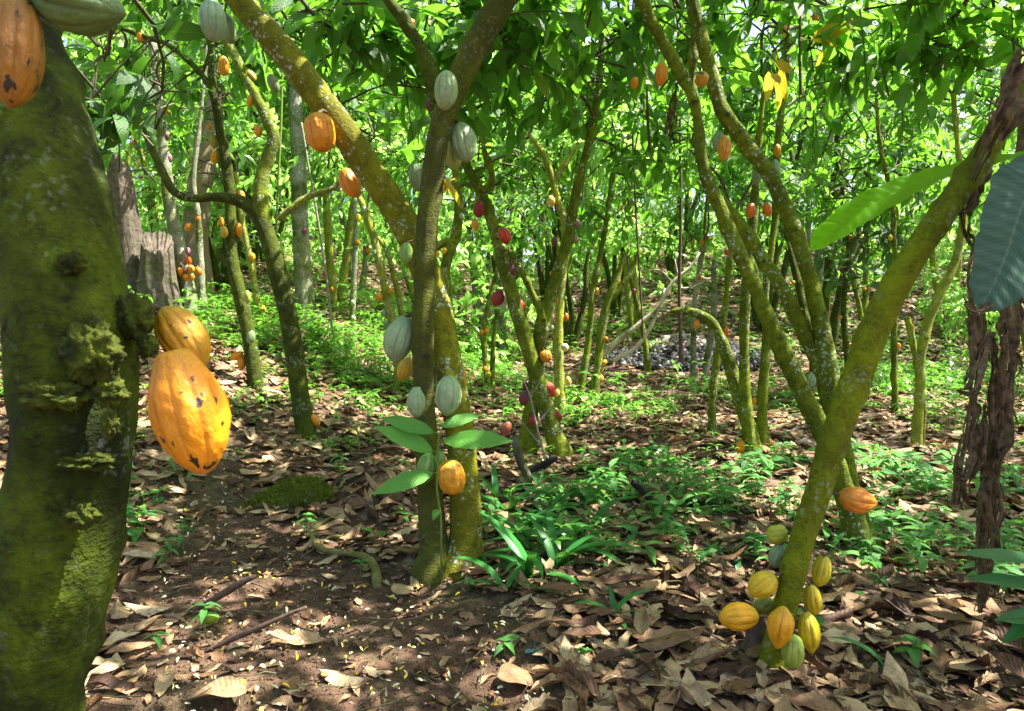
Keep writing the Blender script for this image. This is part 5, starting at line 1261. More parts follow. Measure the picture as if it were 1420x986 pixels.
for k, (px, py, n, L, lb) in enumerate([(705,715,9,.26,'broad clump of arching strap leaves right beside the central tree'),(725,745,8,.24,'low strap leaf clump near the central tree foot'),(690,695,7,.24,'strap leaf clump just behind the leaning stem foot'),
        (770,790,9,.30,'largest arching strap leaf clump at centre right'),(800,770,7,.26,'strap leaf clump behind the largest one'),(700,820,5,.20,'small strap leaf tuft left in front of the clumps'),(760,720,7,.22,'strap leaf clump among the seedlings'),
        (850,860,6,.17,'strap leaf tuft standing alone left of the rolled leaf'),(790,700,6,.22,'upright strap leaf tuft behind the clumps'),(650,770,6,.20,'strap leaf tuft touching the leaning stem foot'),(735,800,8,.28,'strap leaf clump between the tree foot and the largest clump'),(820,735,7,.24,'strap leaf clump at the right end of the row'),(1020,770,5,.22,'strap leaf tuft left of the pod cluster'),(1235,930,2,.19,'single upright strap shoot at the lower right'),
        (920,640,5,.18,'strap leaf tuft out on the lit litter'),(740,680,8,.24,'tall strap leaf clump nearest the crossing stems'),(790,905,3,.11,'tiny pair of strap shoots on the lower litter')]):
    strap_plant(px, py, n, L, lb, seed=k)

def seedling(px, py, h, n, L, label, W=.42, lean=0.0, mat='leaf_seed', name='seedling', a0=None, group='seedlings'):
    p, d = Pg(px, py); root = empty(name, p); tag(root, label, 'seedling', group); rs = random.Random(px * 7 + py)
    pts = [[0, 0, -.01, .003], [lean * h * .3, 0, h * .5, .0025], [lean * h, 0, h, .002]]
    v, q, u = tube(catmull(pts, h / 6), 6); b = Bag(); b.add(v, q, u, .5); link('stem', b.mesh('stem', [M['vine_green']]), root)
    for k in range(n):
        a = (a0 if a0 is not None else rs.uniform(0, 1)) + k * 2.4 + rs.uniform(-.2, .2); t = 1 - .16 * (k // 2) * rs.uniform(.6, 1); ll = L * rs.uniform(.75, 1.1)
        base = np.array([[lean * h * t, 0, h * t]]); dd = np.array([[math.cos(a), math.sin(a), rs.uniform(.0, .35)]])
        V, Q, uv, r = leaves(base, dd, np.array([[rs.uniform(-.15, .15), rs.uniform(-.15, .15), 1.0]]), np.array([ll]), np.array([ll * W]), 'cacao' if W < .4 else 'ovate', 10, 2, np.array([rs.uniform(.4, .9)]), .22, .012, np.array([rs.random()]))
        b = Bag(); b.add(V, Q, uv, r); link('leaf', b.mesh('leaf', [M[mat]]), root)
    return root
for (px, py, h, n, L, lb) in [(285,885,.14,6,.085,'seedling with dull blue green leaves standing alone left of the path'),(232,795,.17,8,.09,'leafy seedling close to the front trunk'),(255,770,.2,8,.08,'seedling bush left of the path edge'),(215,900,.06,3,.08,'flat low seedling at the front trunk foot'),
        (700,905,.05,5,.10,'small palm like seedling at the bottom centre'),(425,745,.14,8,.10,'bright seedling over the mossy root mound'),(470,650,.12,8,.09,'seedling behind the mossy root mound'),(1265,925,.10,7,.10,'fresh green seedling at the lower right'),
        (1180,760,.16,5,.13,'seedling with drooping fresh leaves behind the leaning trunk'),(815,760,.12,6,.10,'round leaved seedling in front of the strap clumps'),(905,720,.15,7,.10,'seedling in the middle of the litter right of centre'),(985,735,.14,7,.09,'seedling left of the pod cluster, half way back'),
        (1050,690,.14,7,.10,'seedling between the mossy clump and the V tree'),(890,700,.13,6,.11,'broad leaved seedling right of the dead stick'),(1330,775,.12,7,.08,'seedling left of the dried banana foot'),(1395,830,.10,6,.07,'small seedling at the right edge'),
        (1210,640,.14,6,.14,'three leaved seedling behind the leaning trunk on lit litter'),(835,665,.13,7,.09,'seedling near the crossing stems'),(1040,650,.12,9,.10,'feathery seedling at the mossy clump foot'),(330,640,.1,6,.07,'tiny seedling on the left bank'),
        (500,800,.08,4,.07,'tiny seedling left of the central tree foot'),(560,735,.1,3,.09,'seedling with one upright leaf left of the centre tree'),(650,820,.05,3,.07,'blue green seedling right below the central tree')]:
    seedling(px, py, h, n, L, lb)

# the bright sapling in front of the central tree
p, d = Pg(613, 806); ds = 3.30; root = empty('cacao_sapling', p); tag(root, 'bright green cacao sapling with six big leaves in front of the central tree', 'sapling')
st = [[*(p - np.array([0, 0, .02]) - p), .006]] + [[*(P(x, y, ds) - p), .0055] for (x, y) in ((612,760),(611,715),(606,680),(607,640),(608,612),(610,600))]
v, q, u = tube(catmull(st, .03), 8); b = Bag(); b.add(v, q, u, .5); link('stem', b.mesh('stem', [M['vine_green']]), root)
for (x0, y0, x1, y1, w, dz, rn) in [(601,600,527,578,.034,-.05,.3),(600,626,520,590,.062,-.10,.5),(600,656,516,684,.062,-.12,.9),(612,592,668,573,.045,.05,.7),(615,612,710,610,.052,-.08,.8),(607,706,600,722,.035,-.02,.9)]:
    a = P(x0, y0, ds); e = P(x1, y1, ds + dz); dv = (e - a)[None]; L = np.linalg.norm(dv); c0 = P(608, y0 + 4, ds)
    V, Q, uv, r = leaves((a - p)[None], dv + np.array([[0, 0, .05 * L]]), np.array([[0, -.75, .75]]), np.array([L]), np.array([max(w * 1.15, .33 * L)]), 'ovate' if L < .1 else 'lance', 20, 4, np.array([.15]), np.array([.12]), .006, np.array([rn]))
    b = Bag(); b.add(V, Q, uv, r); lf = link('leaf', b.mesh('leaf', [M['leaf_sapling']]), root)
    vv, qq, uu = tube(catmull([[*(c0 - p), .003], [*((c0 + a) / 2 - p + np.array([0, 0, .008])), .0028], [*(a - p), .0025]], .01), 6); b = Bag(); b.add(vv, qq, uu, .5); link('leaf_stalk', b.mesh('leaf_stalk', [M['vine_green']]), lf)

# ferns on the left bank
def fern(px, py, n, L, label):
    p, d = Pg(px, py); root = empty('fern', p); tag(root, label, 'fern'); rs = random.Random(px)
    for k in range(n):
        a = rs.uniform(0, 6.28); b = Bag(); ll = L * rs.uniform(.7, 1.1); pts = []
        for t in np.linspace(0, 1, 12): pts.append([math.cos(a) * ll * t * .85, math.sin(a) * ll * t * .85, ll * (.75 * t - .55 * t * t), .003 * (1 - t) + .001])
        v, q, u = tube(pts, 4); b.add(v, q, u, .3); pt = np.array(pts)[2:, :3]; s = np.array([-math.sin(a), math.cos(a), 0])
        for sg in (-1, 1):
            V, Q, uv, r = leaves(pt, np.tile(s * sg + np.array([0, 0, .05]), (len(pt), 1)), np.tile([0, 0, 1.], (len(pt), 1)), ll * .26 * np.sin(np.linspace(.5, 2.9, len(pt))), ll * .055, 'ovate', 3, 1, .3, .1, 0); b.add(V, Q, uv, r)
        link('frond', b.mesh('frond', [M['leaf_low']]), root)
fern(245, 450, 11, .75, 'tall fern in front of the broken stump'); fern(300, 455, 8, .5, 'low fern at the foot of the pale tree'); fern(225, 470, 8, .6, 'fern nearest the front trunk on the bank')
# ------------------------------------------------------------------ dead wood, roots, vines
def woody(name, label, cat, pts, mat, d=None, seg=12, rough=.008, step=.04, sink=False, freq=9, seed=3, group=None, keep=False):
    if name == 'exposed_root':      # lies along the soil, half sunk at both ends
        q = []
        for k, p_ in enumerate(pts):
            dd = Pg(p_[0], p_[1])[1]; e = min(k, len(pts) - 1 - k); q.append((p_[0], p_[1], p_[2], dd - (.07 if e > 1 else .03 if e == 1 else -.02)))
        pts = q
    path = stem_path(pts, d, step, sink); o = path[0, :3].copy(); v, q, u = tube(path, seg, rough, True, seed, freq=freq); b = Bag(); b.add(v, q, u, .5)
    ob = link(name, b.mesh(name, [M[mat]], origin=o)); ob.location = o; tag(ob, label, cat, group); return ob, path

def stump(label, px, py, d, h, r, seed, lean=(0, 0), peak=.35):
    p = P(px, py, d); g = float(G(p[0], p[1])); o = np.array([p[0], p[1], g]); n = 26; seg = 40; V = []
    for i in range(n):
        t = i / (n - 1)
        for j in range(seg):
            a = 2 * PI * j / seg
            q = Vector((math.cos(a) * 1.4, math.sin(a) * 1.4, t * 2.2 + seed))
            rr = r * (1.22 - .42 * t) * (1 + .16 * mnoise.noise(q) + .10 * mnoise.noise(Vector((math.cos(a) * 6, math.sin(a) * 6, t * .8 + seed))))
            top_ = h * (1 - peak * (.5 + .5 * math.cos(a - 1.0 - seed)) - .10 * abs(mnoise.noise(Vector((math.cos(a) * 5, math.sin(a) * 5, seed)))))
            z = top_ * t
            V.append((rr * math.cos(a) + lean[0] * t, rr * math.sin(a) + lean[1] * t, z - .05))
    V.append((lean[0] * .8, lean[1] * .8, h * .45)); V = np.array(V)
    i = np.arange(n - 1)[:, None] * seg; j = np.arange(seg)[None]; Q = np.stack([i + j, i + (j + 1) % seg, i + seg + (j + 1) % seg, i + seg + j], -1).reshape(-1, 4)
    jj = np.arange(seg); bb = (n - 1) * seg; Q = np.vstack([Q, np.stack([bb + jj, bb + (jj + 1) % seg, np.full(seg, len(V) - 1), np.full(seg, len(V) - 1)], 1)])
    b = Bag(); b.add(V, Q, None, 0.); ob = link('broken_stump', b.mesh('broken_stump', [M['wood_dead']])); ob.location = o; tag(ob, label, 'tree stump')
stump('tall broken grey stump with a pointed jagged top', 187, 400, 9.3, 2.05, .20, 1.0, (-.14, 0), .28)
stump('lower rotten stump leaning against the tall broken one', 219, 408, 9.1, 1.2, .24, 4.2, (.02, 0), .25)

# bleached dead branches in the clearing
root = empty('dead_branch', P(818, 520, 9.6)); o = P(818, 520, 9.6); tag(root, 'bleached leafless dead limb propped across the clearing', 'dead branch')
for k, pts in enumerate([[(826,505,9),(850,478,9),(885,450,8),(912,425,7),(932,392,6),(958,370,4),(970,350,3)],[(850,500,7),(880,483,7),(900,458,6),(914,425,6),(922,400,4)],[(905,430,5),(935,432,4),(950,434,3)],[(932,392,4),(915,375,3),(890,378,2)],[(930,395,4),(950,400,3),(975,392,2)],[(912,420,3),(925,445,2.5),(940,446,2)],[(940,384,3),(936,360,2)]]):
    path = stem_path(pts, 9.6, .08, False); v, q, u = tube(path, 8, .006, True, k); b = Bag(); b.add(v, q, u, .5); link('limb' if k == 0 else 'side_limb', b.mesh('limb', [M['wood_pale']], origin=o), root)
# twiggy debris at the crossing stems
root = empty('dry_stalk', P(715, 640, 5.2)); o = P(715, 640, 5.2); tag(root, 'bundle of dry thin stalks propped at the crossing stems', 'dry stalk')
for k, pts in enumerate([[(757,640,4),(744,590,3.5),(735,550,3),(722,520,2)],[(744,590,2.5),(770,560,2),(790,555,1.2)],[(752,620,2.5),(735,600,2),(716,575,1.5)],[(735,550,2),(748,530,1.5),(752,510,1)]]):
    path = stem_path(pts, 5.2, .05, False); v, q, u = tube(path, 6, .002); b = Bag(); b.add(v, q, u, .5); link('stalk', b.mesh('stalk', [M['twig_pale']], origin=o), root)
woody('fallen_branch', 'brown leaning dead branch below the crossing stems', 'branch', [(712,605,12),(722,640,13),(735,665,13),(748,682,10)], 'wood_dead', 5.0, 12, .006)
woody('fallen_branch', 'short black charred stick lying in the litter', 'branch', [(876,668,11),(893,682,13),(908,698,13),(917,706,9)], 'charred', 4.35, 12, .005)
woody('fallen_branch', 'dark forked stick near the crossing stems', 'branch', [(735,652,10),(755,644,12),(772,634,10)], 'charred', 4.9, 10, .005)
woody('fallen_branch', 'brown curved stick on the path edge at lower left', 'branch', [(270,846,6),(295,832,12),(318,818,14),(340,805,12),(355,799,7)], 'vine', None, 12, .004)
woody('fallen_branch', 'thin dark stick across the path at lower left', 'branch', [(285,903,7),(320,888,9),(360,870,9),(400,852,7),(425,842,5)], 'vine', None, 10, .004)
woody('exposed_root', 'curved yellowish exposed root left of the central tree', 'root', [(500,702,5,3.75),(478,712,7,3.72),(452,722,8,3.66),(433,738,8,3.55),(440,756,9,3.42),(462,766,10,3.38),(492,768,11,3.38),(512,776,13,3.34),(522,795,15,3.22),(524,818,17,3.12)], 'root', 3.3, 16, .012, .015, freq=22)
woody('exposed_root', 'second root crossing under the curved one', 'root', [(448,750,5,3.52),(462,744,8,3.56),(480,748,9,3.52),(505,757,8,3.45),(540,775,5,3.36)], 'root', 3.4, 10, .004, .02)
woody('exposed_root', 'dark root at the left side of the mossy mound', 'root', [(380,722,10,4.35),(398,700,12,4.45),(425,690,10,4.5)], 'vine', 4.4, 10, .005, .03)

# old stump swallowed by moss, beside the path
p, d = Pg(415, 705); o = p; V = []; nu, nv = 46, 22
for i in range(nu):
    t = i / (nu - 1)
    for j in range(nv):
        s = j / (nv - 1) * PI; x = -.36 + .72 * t; hh = .27 * math.sin(PI * min(1, t * 1.15 + .03)) ** .6 * (.45 + .75 * t); wd = .17 * (.5 + .5 * math.sin(PI * t))
        n_ = mnoise.noise(Vector((x * 9, s * 3, 2))) * .02 + mnoise.noise(Vector((x * 30, s * 9, 2))) * .008
        V.append((x, -math.cos(s) * (wd + n_) + .1 * t, math.sin(s) * (hh + n_) - .03))
V = np.array(V); i = np.arange(nu - 1)[:, None] * nv; j = np.arange(nv - 1)[None]; Q = np.stack([i + j, i + nv + j, i + nv + j + 1, i + j + 1], -1).reshape(-1, 4)
b = Bag(); b.add(V, Q, None, .5); ob = link('mossy_stump', b.mesh('mossy_stump', [M['bark_dark']])); ob.location = o; tag(ob, 'old fallen stump overgrown with moss beside the path', 'old stump')
# its moss coat: short tufts
k = RNG.integers(0, len(V), 7000); P0 = V[k] + RNG.normal(0, .008, (len(k), 3)); sel = (P0[:, 2] > .0) & (P0[:, 0] < .22); P0 = P0[sel]; m = len(P0)
V1, Q1, uv, r = leaves(P0, unit(RNG.normal(0, .5, (m, 3)) + np.array([-.2, -.3, 1])), rand_dirs(m), RNG.uniform(.012, .026, m), .006, 'strap', 2, 1, .5, .2, 0, RNG.uniform(0, 1, m)); b = Bag(); b.add(V1, Q1, uv, r); link('moss_coat', b.mesh('moss_coat', [M['moss']]), ob)

# rough burls of the front trunk
def burl(px, py, w, h, d, seed, mat='moss_dark', amp=.45):
    c = P(px, py, d + .012); n, m = 64, 44; rx = w / 2.15 * d / FPX; rz = h / 2.15 * d / FPX; V = []
    for i in range(m):
        ph = PI * i / (m - 1)
        for j in range(n):
            th = 2 * PI * j / n; dv = Vector((math.sin(ph) * math.cos(th), math.sin(ph) * math.sin(th), math.cos(ph)))
            f = 1 + amp * (mnoise.noise(dv * 2.2 + Vector((seed, 0, 0))) + .75 * abs(mnoise.noise(dv * 5.5 + Vector((seed, 3, 0)))) + .4 * mnoise.noise(dv * 13 + Vector((seed, 0, 5))) + .2 * mnoise.noise(dv * 28))
            V.append((dv.x * rx * f, dv.y * rx * .62 * f, dv.z * rz * f))
    V = np.array(V) + c; i = np.arange(m - 1)[:, None] * n; j = np.arange(n)[None]; Q = np.stack([i + j, i + n + j, i + n + (j + 1) % n, i + (j + 1) % n], -1).reshape(-1, 4)
    b = Bag(); b.add(V, Q, None, .5); root, oo = T['front']; link('burl', b.mesh('burl', [M[mat]], origin=oo), root)
burl(128, 490, 78, 84, 1.005, 1); burl(76, 548, 84, 40, 1.0, 4); burl(186, 440, 50, 62, 1.07, 7); burl(110, 716, 46, 32, 1.01, 9, amp=.6); burl(152, 545, 44, 40, 1.01, 12); burl(100, 365, 40, 30, 1.015, 15); burl(28, 762, 50, 34, 1.02, 17, amp=.6); burl(205, 480, 26, 30, 1.07, 22)
burl(152, 590, 22, 30, 1.01, 25, amp=.7); burl(120, 640, 60, 18, 1.015, 29, amp=.7); burl(80, 830, 34, 24, 1.03, 33, amp=.6); burl(30, 870, 46, 20, 1.03, 35, amp=.6)

# hanging vines
for (pts, d, mt, lb) in [([(945,502,13),(944,480,7),(942,400,6),(944,300,5),(943,180,5),(944,60,5),(942,-60,5)], 8.5, 'vine', 'straight dark vine hanging down to the husk heap'), ([(892,470,3),(888,400,3),(882,300,3.5),(877,180,4),(873,80,4),(870,-60,4)], 7.5, 'vine', 'thin reddish vine hanging left of the dark one'),
                         ([(1111,130,4),(1109,60,4),(1112,-50,4)], 4.6, 'vine', 'short vine dangling beside the yellow leaves'), ([(901,208,5),(898,160,5),(897,120,2)], 5.0, 'vine', 'dead twig dangling near the high orange pod'),
                         ([(385,430,5),(382,350,4),(386,250,4),(390,160,4),(392,60,4),(390,-60,4)], 9, 'vine_green', 'green vine running straight up beside the grey trunk'), ([(462,470,4),(452,380,4),(440,300,4),(428,230,3),(418,170,3)], 9.5, 'twig_pale', 'slanting pale liana behind the bent tree')]:
    woody('hanging_vine', lb, 'vine', pts, mt, d, 7, .003, .08)
# a dry leaf bundle hanging at the upper right of centre
def ribbon(pts, d, widths, mat, seed, n=60, nt=22, crump=.016):
    """a crumpled dry leaf hanging along a line of pixels"""
    c = catmull([[*P(x, y, dd if dd else d), w * (dd or d) / FPX] for (x, y, dd), w in zip(pts, widths)], .012); m = len(c); V = []
    T_ = unit(np.gradient(c[:, :3], axis=0)); s0 = unit(np.cross(T_, np.array([0, 1., 0]))); up = np.cross(s0, T_)
    for i in range(m):
        for j in range(nt + 1):
            t = j / nt * 2 - 1; ph = 7.5 * t + 1.6 * math.sin(i * .07 + seed) + 2.0 * mnoise.noise(Vector((i * .05, t, seed)))
            q = Vector((i * .035 + seed, t * 1.3, seed)); dz = mnoise.noise(q) * 2.0 + mnoise.noise(q * 2.7) * 1.0 + mnoise.noise(q * 7) * .5
            ww = c[i, 3] / 2 * (1 + .7 * mnoise.noise(Vector((i * .06, seed, np.sign(t)))) + .35 * mnoise.noise(Vector((i * .3, seed, np.sign(t)))))
            V.append(c[i, :3] + s0[i] * ww * math.sin(t * 1.3) + up[i] * (ww * .22 * math.sin(ph) + ww * .5 * math.sin(1.8 * t + seed) + crump * dz))
    i = np.arange(m - 1)[:, None] * (nt + 1); j = np.arange(nt)[None]; k = nt + 1
    Q = np.stack([i + j, i + j + 1, i + k + j + 1, i + k + j], -1).reshape(-1, 4); keep = []
    for a in range(m - 1):          # torn edges and slits
        for c_ in range(nt):
            e = abs((c_ + .5) / nt * 2 - 1); f = a / m
            v = mnoise.noise(Vector((a * .045, c_ * .9, seed * 2))) + .5 * mnoise.noise(Vector((a * .2, c_ * .5, seed)))
            keep.append(v < .42 - .35 * e - .25 * max(0, f - .5))
    return np.array(V), Q[np.array(keep)]
o = P(1375, 840, 2.75); o[2] = float(G(o[0], o[1])); root = empty('dried_banana_plant', o); tag(root, 'dead banana plant of hanging shrivelled brown leaves at the right', 'banana plant')
path = stem_path([(1362,842,12),(1362,780,12),(1366,700,13),(1376,600,14),(1392,500,16),(1402,400,20),(1412,300,32),(1425,180,34),(1440,60,34)], 2.85, .03, False); v, q, u = tube(path, 16, .012, True, 3); b = Bag(); b.add(v, q, u, .5); link('stalk', b.mesh('stalk', [M['dead_banana']], origin=o), root)
rb = random.Random(77)
for k, (pts, ws) in enumerate([([(1352,330,2.72),(1345,400,2.68),(1352,450,2.66),(1352,510,2.68),(1345,570,2.7),(1335,640,2.72),(1325,700,2.74)],[8,30,34,28,26,28,10]), ([(1385,330,2.75),(1392,420,2.7),(1395,480,2.7),(1390,540,2.72),(1388,600,2.74),(1372,660,2.76),(1362,740,2.78),(1360,835,2.8)],[10,34,30,30,28,26,20,8]),
        ([(1400,380,2.8),(1410,430,2.78),(1402,480,2.78),(1376,530,2.76),(1378,590,2.74),(1366,640,2.74)],[12,26,26,26,20,8]), ([(1375,460,2.66),(1362,500,2.64),(1352,530,2.62),(1340,545,2.62),(1328,540,2.62)],[16,36,36,26,8]), ([(1358,560,2.72),(1352,620,2.7),(1338,660,2.7),(1322,650,2.7)],[14,26,28,8]), ([(1378,640,2.8),(1384,700,2.78),(1372,760,2.78),(1358,850,2.78)],[12,24,20,10]),
        ([(1398,180,2.7),(1375,220,2.64),(1352,265,2.6),(1340,310,2.58),(1352,345,2.6)],[12,28,26,22,8])] +
        [([(x0, y0, 2.74), (x0 + rb.uniform(-8, 8), y0 + ln * .4, 2.72), (x0 + rb.uniform(-16, 10), y0 + ln * .75, 2.72), (x0 + rb.uniform(-20, 14), y0 + ln, 2.73)], [5, rb.uniform(10, 18), rb.uniform(8, 16), 3]) for x0, y0, ln in
         [(1362,420,150),(1376,470,170),(1396,500,140),(1350,480,120),(1368,560,150),(1386,560,130),(1372,640,130),(1348,590,110),(1380,700,110),(1400,420,120),(1342,440,90)]]):
    V, Q = ribbon(pts, 2.7, [w_ * .78 for w_ in ws], 'dead_banana', k * 3.7); b = Bag(); b.add(V, Q, None, .5); link('dead_leaf', b.mesh('dead_leaf', [M['dead_banana']], origin=o), root)
o2 = P(1400, 170, 2.45)
for k, (pts, ws) in enumerate([([(1425,70,2.42),(1405,120,2.4),(1385,165,2.4),(1372,200,2.42),(1350,250,2.44)],[26,32,26,22,6]), ([(1440,130,2.4),(1415,150,2.36),(1396,180,2.38),(1388,195,2.4)],[34,28,16,6]), ([(1395,130,2.5),(1370,190,2.5),(1352,240,2.5),(1345,285,2.5),(1330,300,2.5)],[14,17,18,14,5])]):
    V, Q = ribbon(pts, 2.4, ws, 'sheath', 20 + k * 2.1, crump=.012); b = Bag(); b.add(V, Q, None, .5); ob = link('dry_sheath', b.mesh('dry_sheath', [M['sheath']], origin=o2)); ob.location = o2
    tag(ob, ['long reddish brown dry sheath wrapped over the top of the leaning trunk', 'short dry sheath flap at the right edge above the banana leaf', 'narrow dark red sheath along the left of the leaning trunk top'][k], 'dry sheath')
V, Q = ribbon([(938,115,5.2),(934,140,5.2),(930,165,5.2),(925,190,5.2)], 5.2, [6,12,14,8], 'x', 41); b = Bag(); b.add(V, Q, None, .5); oo = P(938,115,5.2); ob = link('dry_leaf_bundle', b.mesh('dry_leaf_bundle', [M['dead_banana']], origin=oo)); ob.location = oo; tag(ob, 'withered leaf bundle hanging under the high curved stem', 'withered leaf')

# living banana leaves
o = P(1470, 240, 2.5); og = o.copy(); og[2] = float(G(og[0], og[1])); root = empty('banana_plant', og); tag(root, 'banana plant reaching in from the right with two broad leaves', 'banana plant')
pst = stem_path([(1530,900,60,2.9),(1535,500,56,2.8),(1520,300,48,2.7),(1505,200,30,2.6),(1490,80,22,2.6),(1470,-60,10,2.6)], 2.8, .05, False); v, q, u = tube(pst, 16, .006); b = Bag(); b.add(v, q, u, .5); link('stem', b.mesh('stem', [M['vine_green']], origin=og), root)
def banana_leaf(spine, mat, nrm, name='leaf', fold=.2, nt=12, wv=.004, asym=1.0):
    c = catmull([[*P(x, y, dd), w * dd / FPX] for (x, y, dd, w) in spine], .01); m = len(c); V = []; uv = []; T_ = unit(np.gradient(c[:, :3], axis=0)); N_ = np.array(nrm, float)
    s0 = unit(np.cross(T_, N_)); up = np.cross(s0, T_)
    for i in range(m):
        for j in range(2 * nt + 1):
            t = j / nt - 1; ww = c[i, 3] / 2 * (1 + .02 * math.sin(i * .9 + 2 * t) * (abs(t) > .9)); e = abs(t)
            V.append(c[i, :3] + s0[i] * ww * t * math.cos(fold * e) + up[i] * (ww * e * math.sin(fold) * (1 - .5 * e) + wv * math.sin(i * .55 - 3 * e) * e + .5 * wv * math.sin(i * 1.7 - 5 * e))); uv.append((t * .5 + .5, i / m))
    k = 2 * nt + 1; i = np.arange(m - 1)[:, None] * k; j = np.arange(2 * nt)[None]; Q = np.stack([i + j, i + j + 1, i + k + j + 1, i + k + j], -1).reshape(-1, 4)
    b = Bag(); b.add(np.array(V), Q, np.array(uv), .5); link(name, b.mesh(name, [M[mat]], origin=og), root)
banana_leaf([(1500,215,2.6,4),(1440,213,2.6,10),(1400,218,2.6,20),(1345,230,2.6,28),(1290,246,2.62,38),(1240,268,2.64,50),(1195,292,2.66,54),(1160,316,2.68,46),(1138,334,2.7,34),(1126,346,2.71,6)], 'banana_lit', (.15, -.55, .8), fold=.25)
banana_leaf([(1500,170,2.5,4),(1445,215,2.4,30),(1428,260,2.36,110),(1412,300,2.33,118),(1398,345,2.31,112),(1382,385,2.29,92),(1368,412,2.28,62),(1358,428,2.28,20)], 'banana_blue', (.25, -.9, .3), fold=.12)
V, Q = ribbon([(1338,420,2.27),(1352,430,2.27),(1366,426,2.27),(1378,420,2.27)], 2.27, [8,12,10,6], 'x', 51, crump=.004); b = Bag(); b.add(V, Q, None, .5); link('dry_tip', b.mesh('dry_tip', [M['dead_banana']], origin=og), root)
# broad leaves entering from the right edge
def edge_leaf(x0, y0, x1, y1, d, w, label):
    a = P(x0, y0, d); e = P(x1, y1, d - .05); dv = (e - a)[None]; L = np.linalg.norm(dv); V, Q, uv, r = leaves(np.zeros((1, 3)), dv + np.array([[0, 0, .06]]), np.array([[0, -.5, .85]]), np.array([L]), np.array([w]), 'cacao', 18, 4, np.array([.3]), .25, .006, np.array([.2]))
    b = Bag(); b.add(V, Q, uv, r); return b
pe, _ = Pg(1480, 880); root = empty('broad_leaf_seedling', pe); tag(root, 'seedling with broad glossy leaves poking in at the right edge', 'seedling')
v, q, u = tube(catmull([[0, 0, -.02, .006], [.02, 0, .12, .005], [*(P(1470, 770, 2.5) - pe), .004]], .02), 8); b = Bag(); b.add(v, q, u, .5); link('stem', b.mesh('stem', [M['vine_green']]), root)
for (x0, y0, x1, y1, w) in [(1468,790,1340,766,.062),(1468,822,1352,805,.07),(1470,860,1388,868,.07),(1462,840,1400,900,.06)]:
    bb = edge_leaf(x0, y0, x1, y1, 2.5, w, ''); me = bb.mesh('leaf', [M['leaf_strap']]); ob = link('leaf', me, root); ob.location = P(x0, y0, 2.5) - pe

# litter of small found things
p, d = Pg(738, 909); V = np.array([[x * .028, y * .012, .008 + .008 * mnoise.noise(Vector((x * 2.3, y * 3.1, 1)))] for x in np.linspace(-1, 1, 9) for y in np.linspace(-1, 1, 5)]); i = np.arange(8)[:, None] * 5; j = np.arange(4)[None]
b = Bag(); b.add(V, np.stack([i + j, i + j + 1, i + 6 + j, i + 5 + j], -1).reshape(-1, 4), None, .5); ob = link('plastic_scrap', b.mesh('plastic_scrap', [M['plastic']])); ob.location = p + np.array([0, 0, .012]); ob.rotation_euler = (0, 0, .15); tag(ob, 'small torn scrap of blue plastic on the leaf litter', 'plastic scrap')
def rock(px, py, r, label, mat='stone', sq=.6, seed=0):
    p, d = Pg(px, py); n, m = 24, 16; V = []
    for i in range(m):
        ph = PI * i / (m - 1)
        for j in range(n):
            th = 2 * PI * j / n; dv = Vector((math.sin(ph) * math.cos(th), math.sin(ph) * math.sin(th), math.cos(ph))); f = r * (1 + .35 * mnoise.noise(dv * 1.6 + Vector((seed, 0, 0))) + .08 * mnoise.noise(dv * 6)); V.append((dv.x * f, dv.y * f, dv.z * f * sq))
    i = np.arange(m - 1)[:, None] * n; j = np.arange(n)[None]; b = Bag(); b.add(np.array(V), np.stack([i + j, i + n + j, i + n + (j + 1) % n, i + (j + 1) % n], -1).reshape(-1, 4), None, .5)
    ob = link('rock', b.mesh('rock', [M[mat]])); ob.location = p; tag(ob, label, 'rock')
rock(1118, 618, .10, 'pale flat rock on the litter behind the V shaped tree', seed=1); rock(1108, 634, .07, 'smaller pale rock in front of the flat one', seed=5); rock(292, 860, .035, 'little moss covered stone on the path edge', 'moss', seed=8, sq=.8); rock(320, 595, .06, 'brown stone on the left bank', 'crumb', seed=9)

# velvet of moss on the near trunks: thousands of tiny blades
def moss_coat(key, k, n, y0, y1, size, colmat='moss', face=True):
    path = STEMS[key][k]; root, oo = T[key]
    idx = RNG.integers(2, len(path) - 2, n); th = RNG.uniform(0, 2 * PI, n)
    C = path[idx, :3] + (path[idx + 1, :3] - path[idx, :3]) * RNG.uniform(0, 1, n)[:, None]; Tn = unit(path[idx + 1, :3] - path[idx - 1, :3])
    a = unit(np.cross(Tn, np.array([0.3, 1.0, 0.1]))); c_ = np.cross(Tn, a); dr = a * np.cos(th)[:, None] + c_ * np.sin(th)[:, None]
    P0 = C + dr * (path[idx, 3] * .985)[:, None]; dens = np.array([mnoise.noise(Vector(p * 7)) + .5 * mnoise.noise(Vector(p * 23)) for p in P0])
    sel = (dens > -.05) & (P0[:, 2] > y0) & (P0[:, 2] < y1) & (((CAM - P0) * dr).sum(1) > -.2); P0 = P0[sel]; dr = dr[sel]; m = len(P0)
    V, Q, uv, r = leaves(P0, unit(dr + RNG.normal(0, .45, (m, 3)) + np.array([0, 0, .35])), rand_dirs(m), RNG.uniform(.6, 1.4, m) * size, size * .35, 'strap', 1, 1, .4, .2, 0, RNG.uniform(0, 1, m))
    b = Bag(); b.add(V, Q, uv, r); link('moss', b.mesh('moss', [M[colmat]], origin=oo), root)
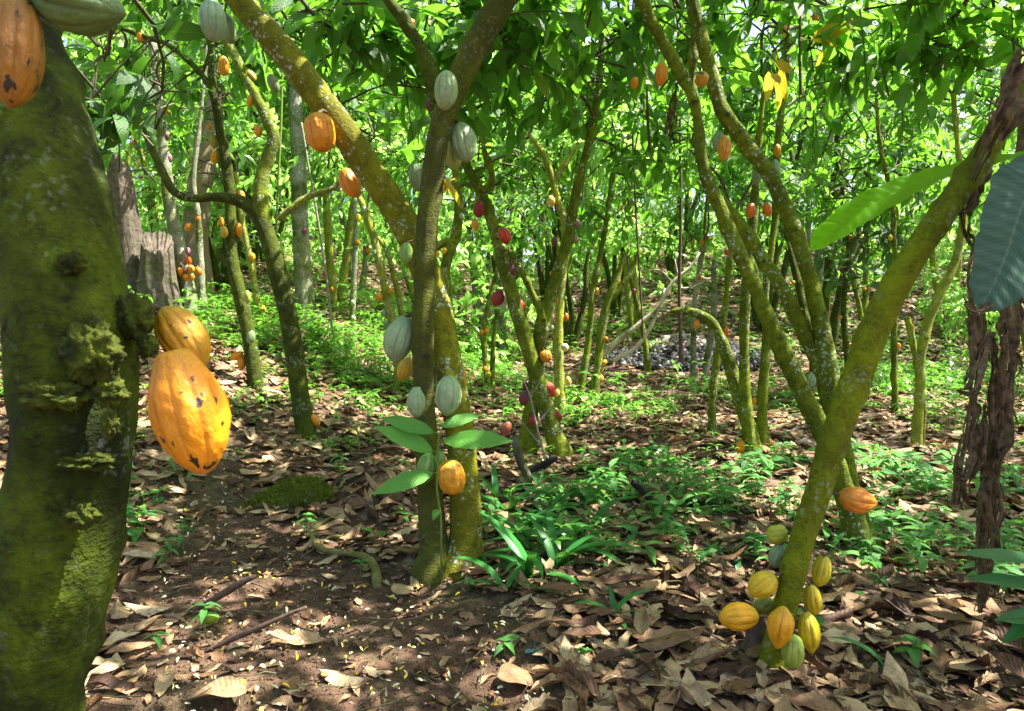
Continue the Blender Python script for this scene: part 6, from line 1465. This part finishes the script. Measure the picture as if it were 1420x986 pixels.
moss_coat('front', 0, 42000, .3, 2.2, .0045, 'moss_front'); moss_coat('right', 0, 26000, 0, 2.4, .0065, 'moss_yellow'); moss_coat('centre', 0, 16000, 0, 3, .007, 'moss_yellow'); moss_coat('vee', 0, 12000, 0, 3, .009, 'moss_yellow'); moss_coat('vee', 2, 12000, 0, 3, .009, 'moss_yellow')
# ------------------------------------------------------------------ camera, light, world
cd = bpy.data.cameras.new('camera'); cam = bpy.data.objects.new('camera', cd); COL.objects.link(cam)
cd.sensor_width = 36; cd.lens = 36 * FPX / 1420; cd.clip_start = .05; cd.clip_end = 500
cam.location = CAM; cam.rotation_euler = (math.radians(90) - PITCH, 0, 0)
cd.dof.use_dof = True; cd.dof.focus_distance = 4.2; cd.dof.aperture_fstop = 9
S.camera = cam
SUN_EL, SUN_AZ = math.radians(60), math.radians(8)      # azimuth measured from +x towards +y
sd = Vector((math.cos(SUN_EL) * math.cos(SUN_AZ), math.cos(SUN_EL) * math.sin(SUN_AZ), math.sin(SUN_EL)))
sl = bpy.data.lights.new('sun', 'SUN'); sl.energy = 5.0; sl.angle = math.radians(.55); sl.color = (1, .95, .86)
so = bpy.data.objects.new('sun', sl); COL.objects.link(so); so.rotation_euler = (-sd).to_track_quat('-Z', 'Y').to_euler()
w = bpy.data.worlds.new('World'); S.world = w; w.use_nodes = True
nt = w.node_tree; bg = nt.nodes['Background']; sky = nt.nodes.new('ShaderNodeTexSky'); sky.sky_type = 'NISHITA'; sky.sun_disc = False
sky.sun_elevation = SUN_EL; sky.sun_rotation = math.atan2(sd.x, sd.y); sky.air_density = .8; sky.dust_density = 3.5; sky.ozone_density = .3
nt.links.new(sky.outputs[0], bg.inputs[0]); bg.inputs[1].default_value = .10
S.view_settings.view_transform = 'Standard'; S.view_settings.look = 'None'; S.view_settings.exposure = 0
c = S.cycles; c.max_bounces = 7; c.diffuse_bounces = 5; c.glossy_bounces = 2; c.transmission_bounces = 2; c.transparent_max_bounces = 4
c.use_denoising = True
try: c.denoiser = 'OPENIMAGEDENOISE'
except Exception: pass
c.sample_clamp_indirect = 6; c.caustics_reflective = False; c.caustics_refractive = False
c.film_exposure = 4.2
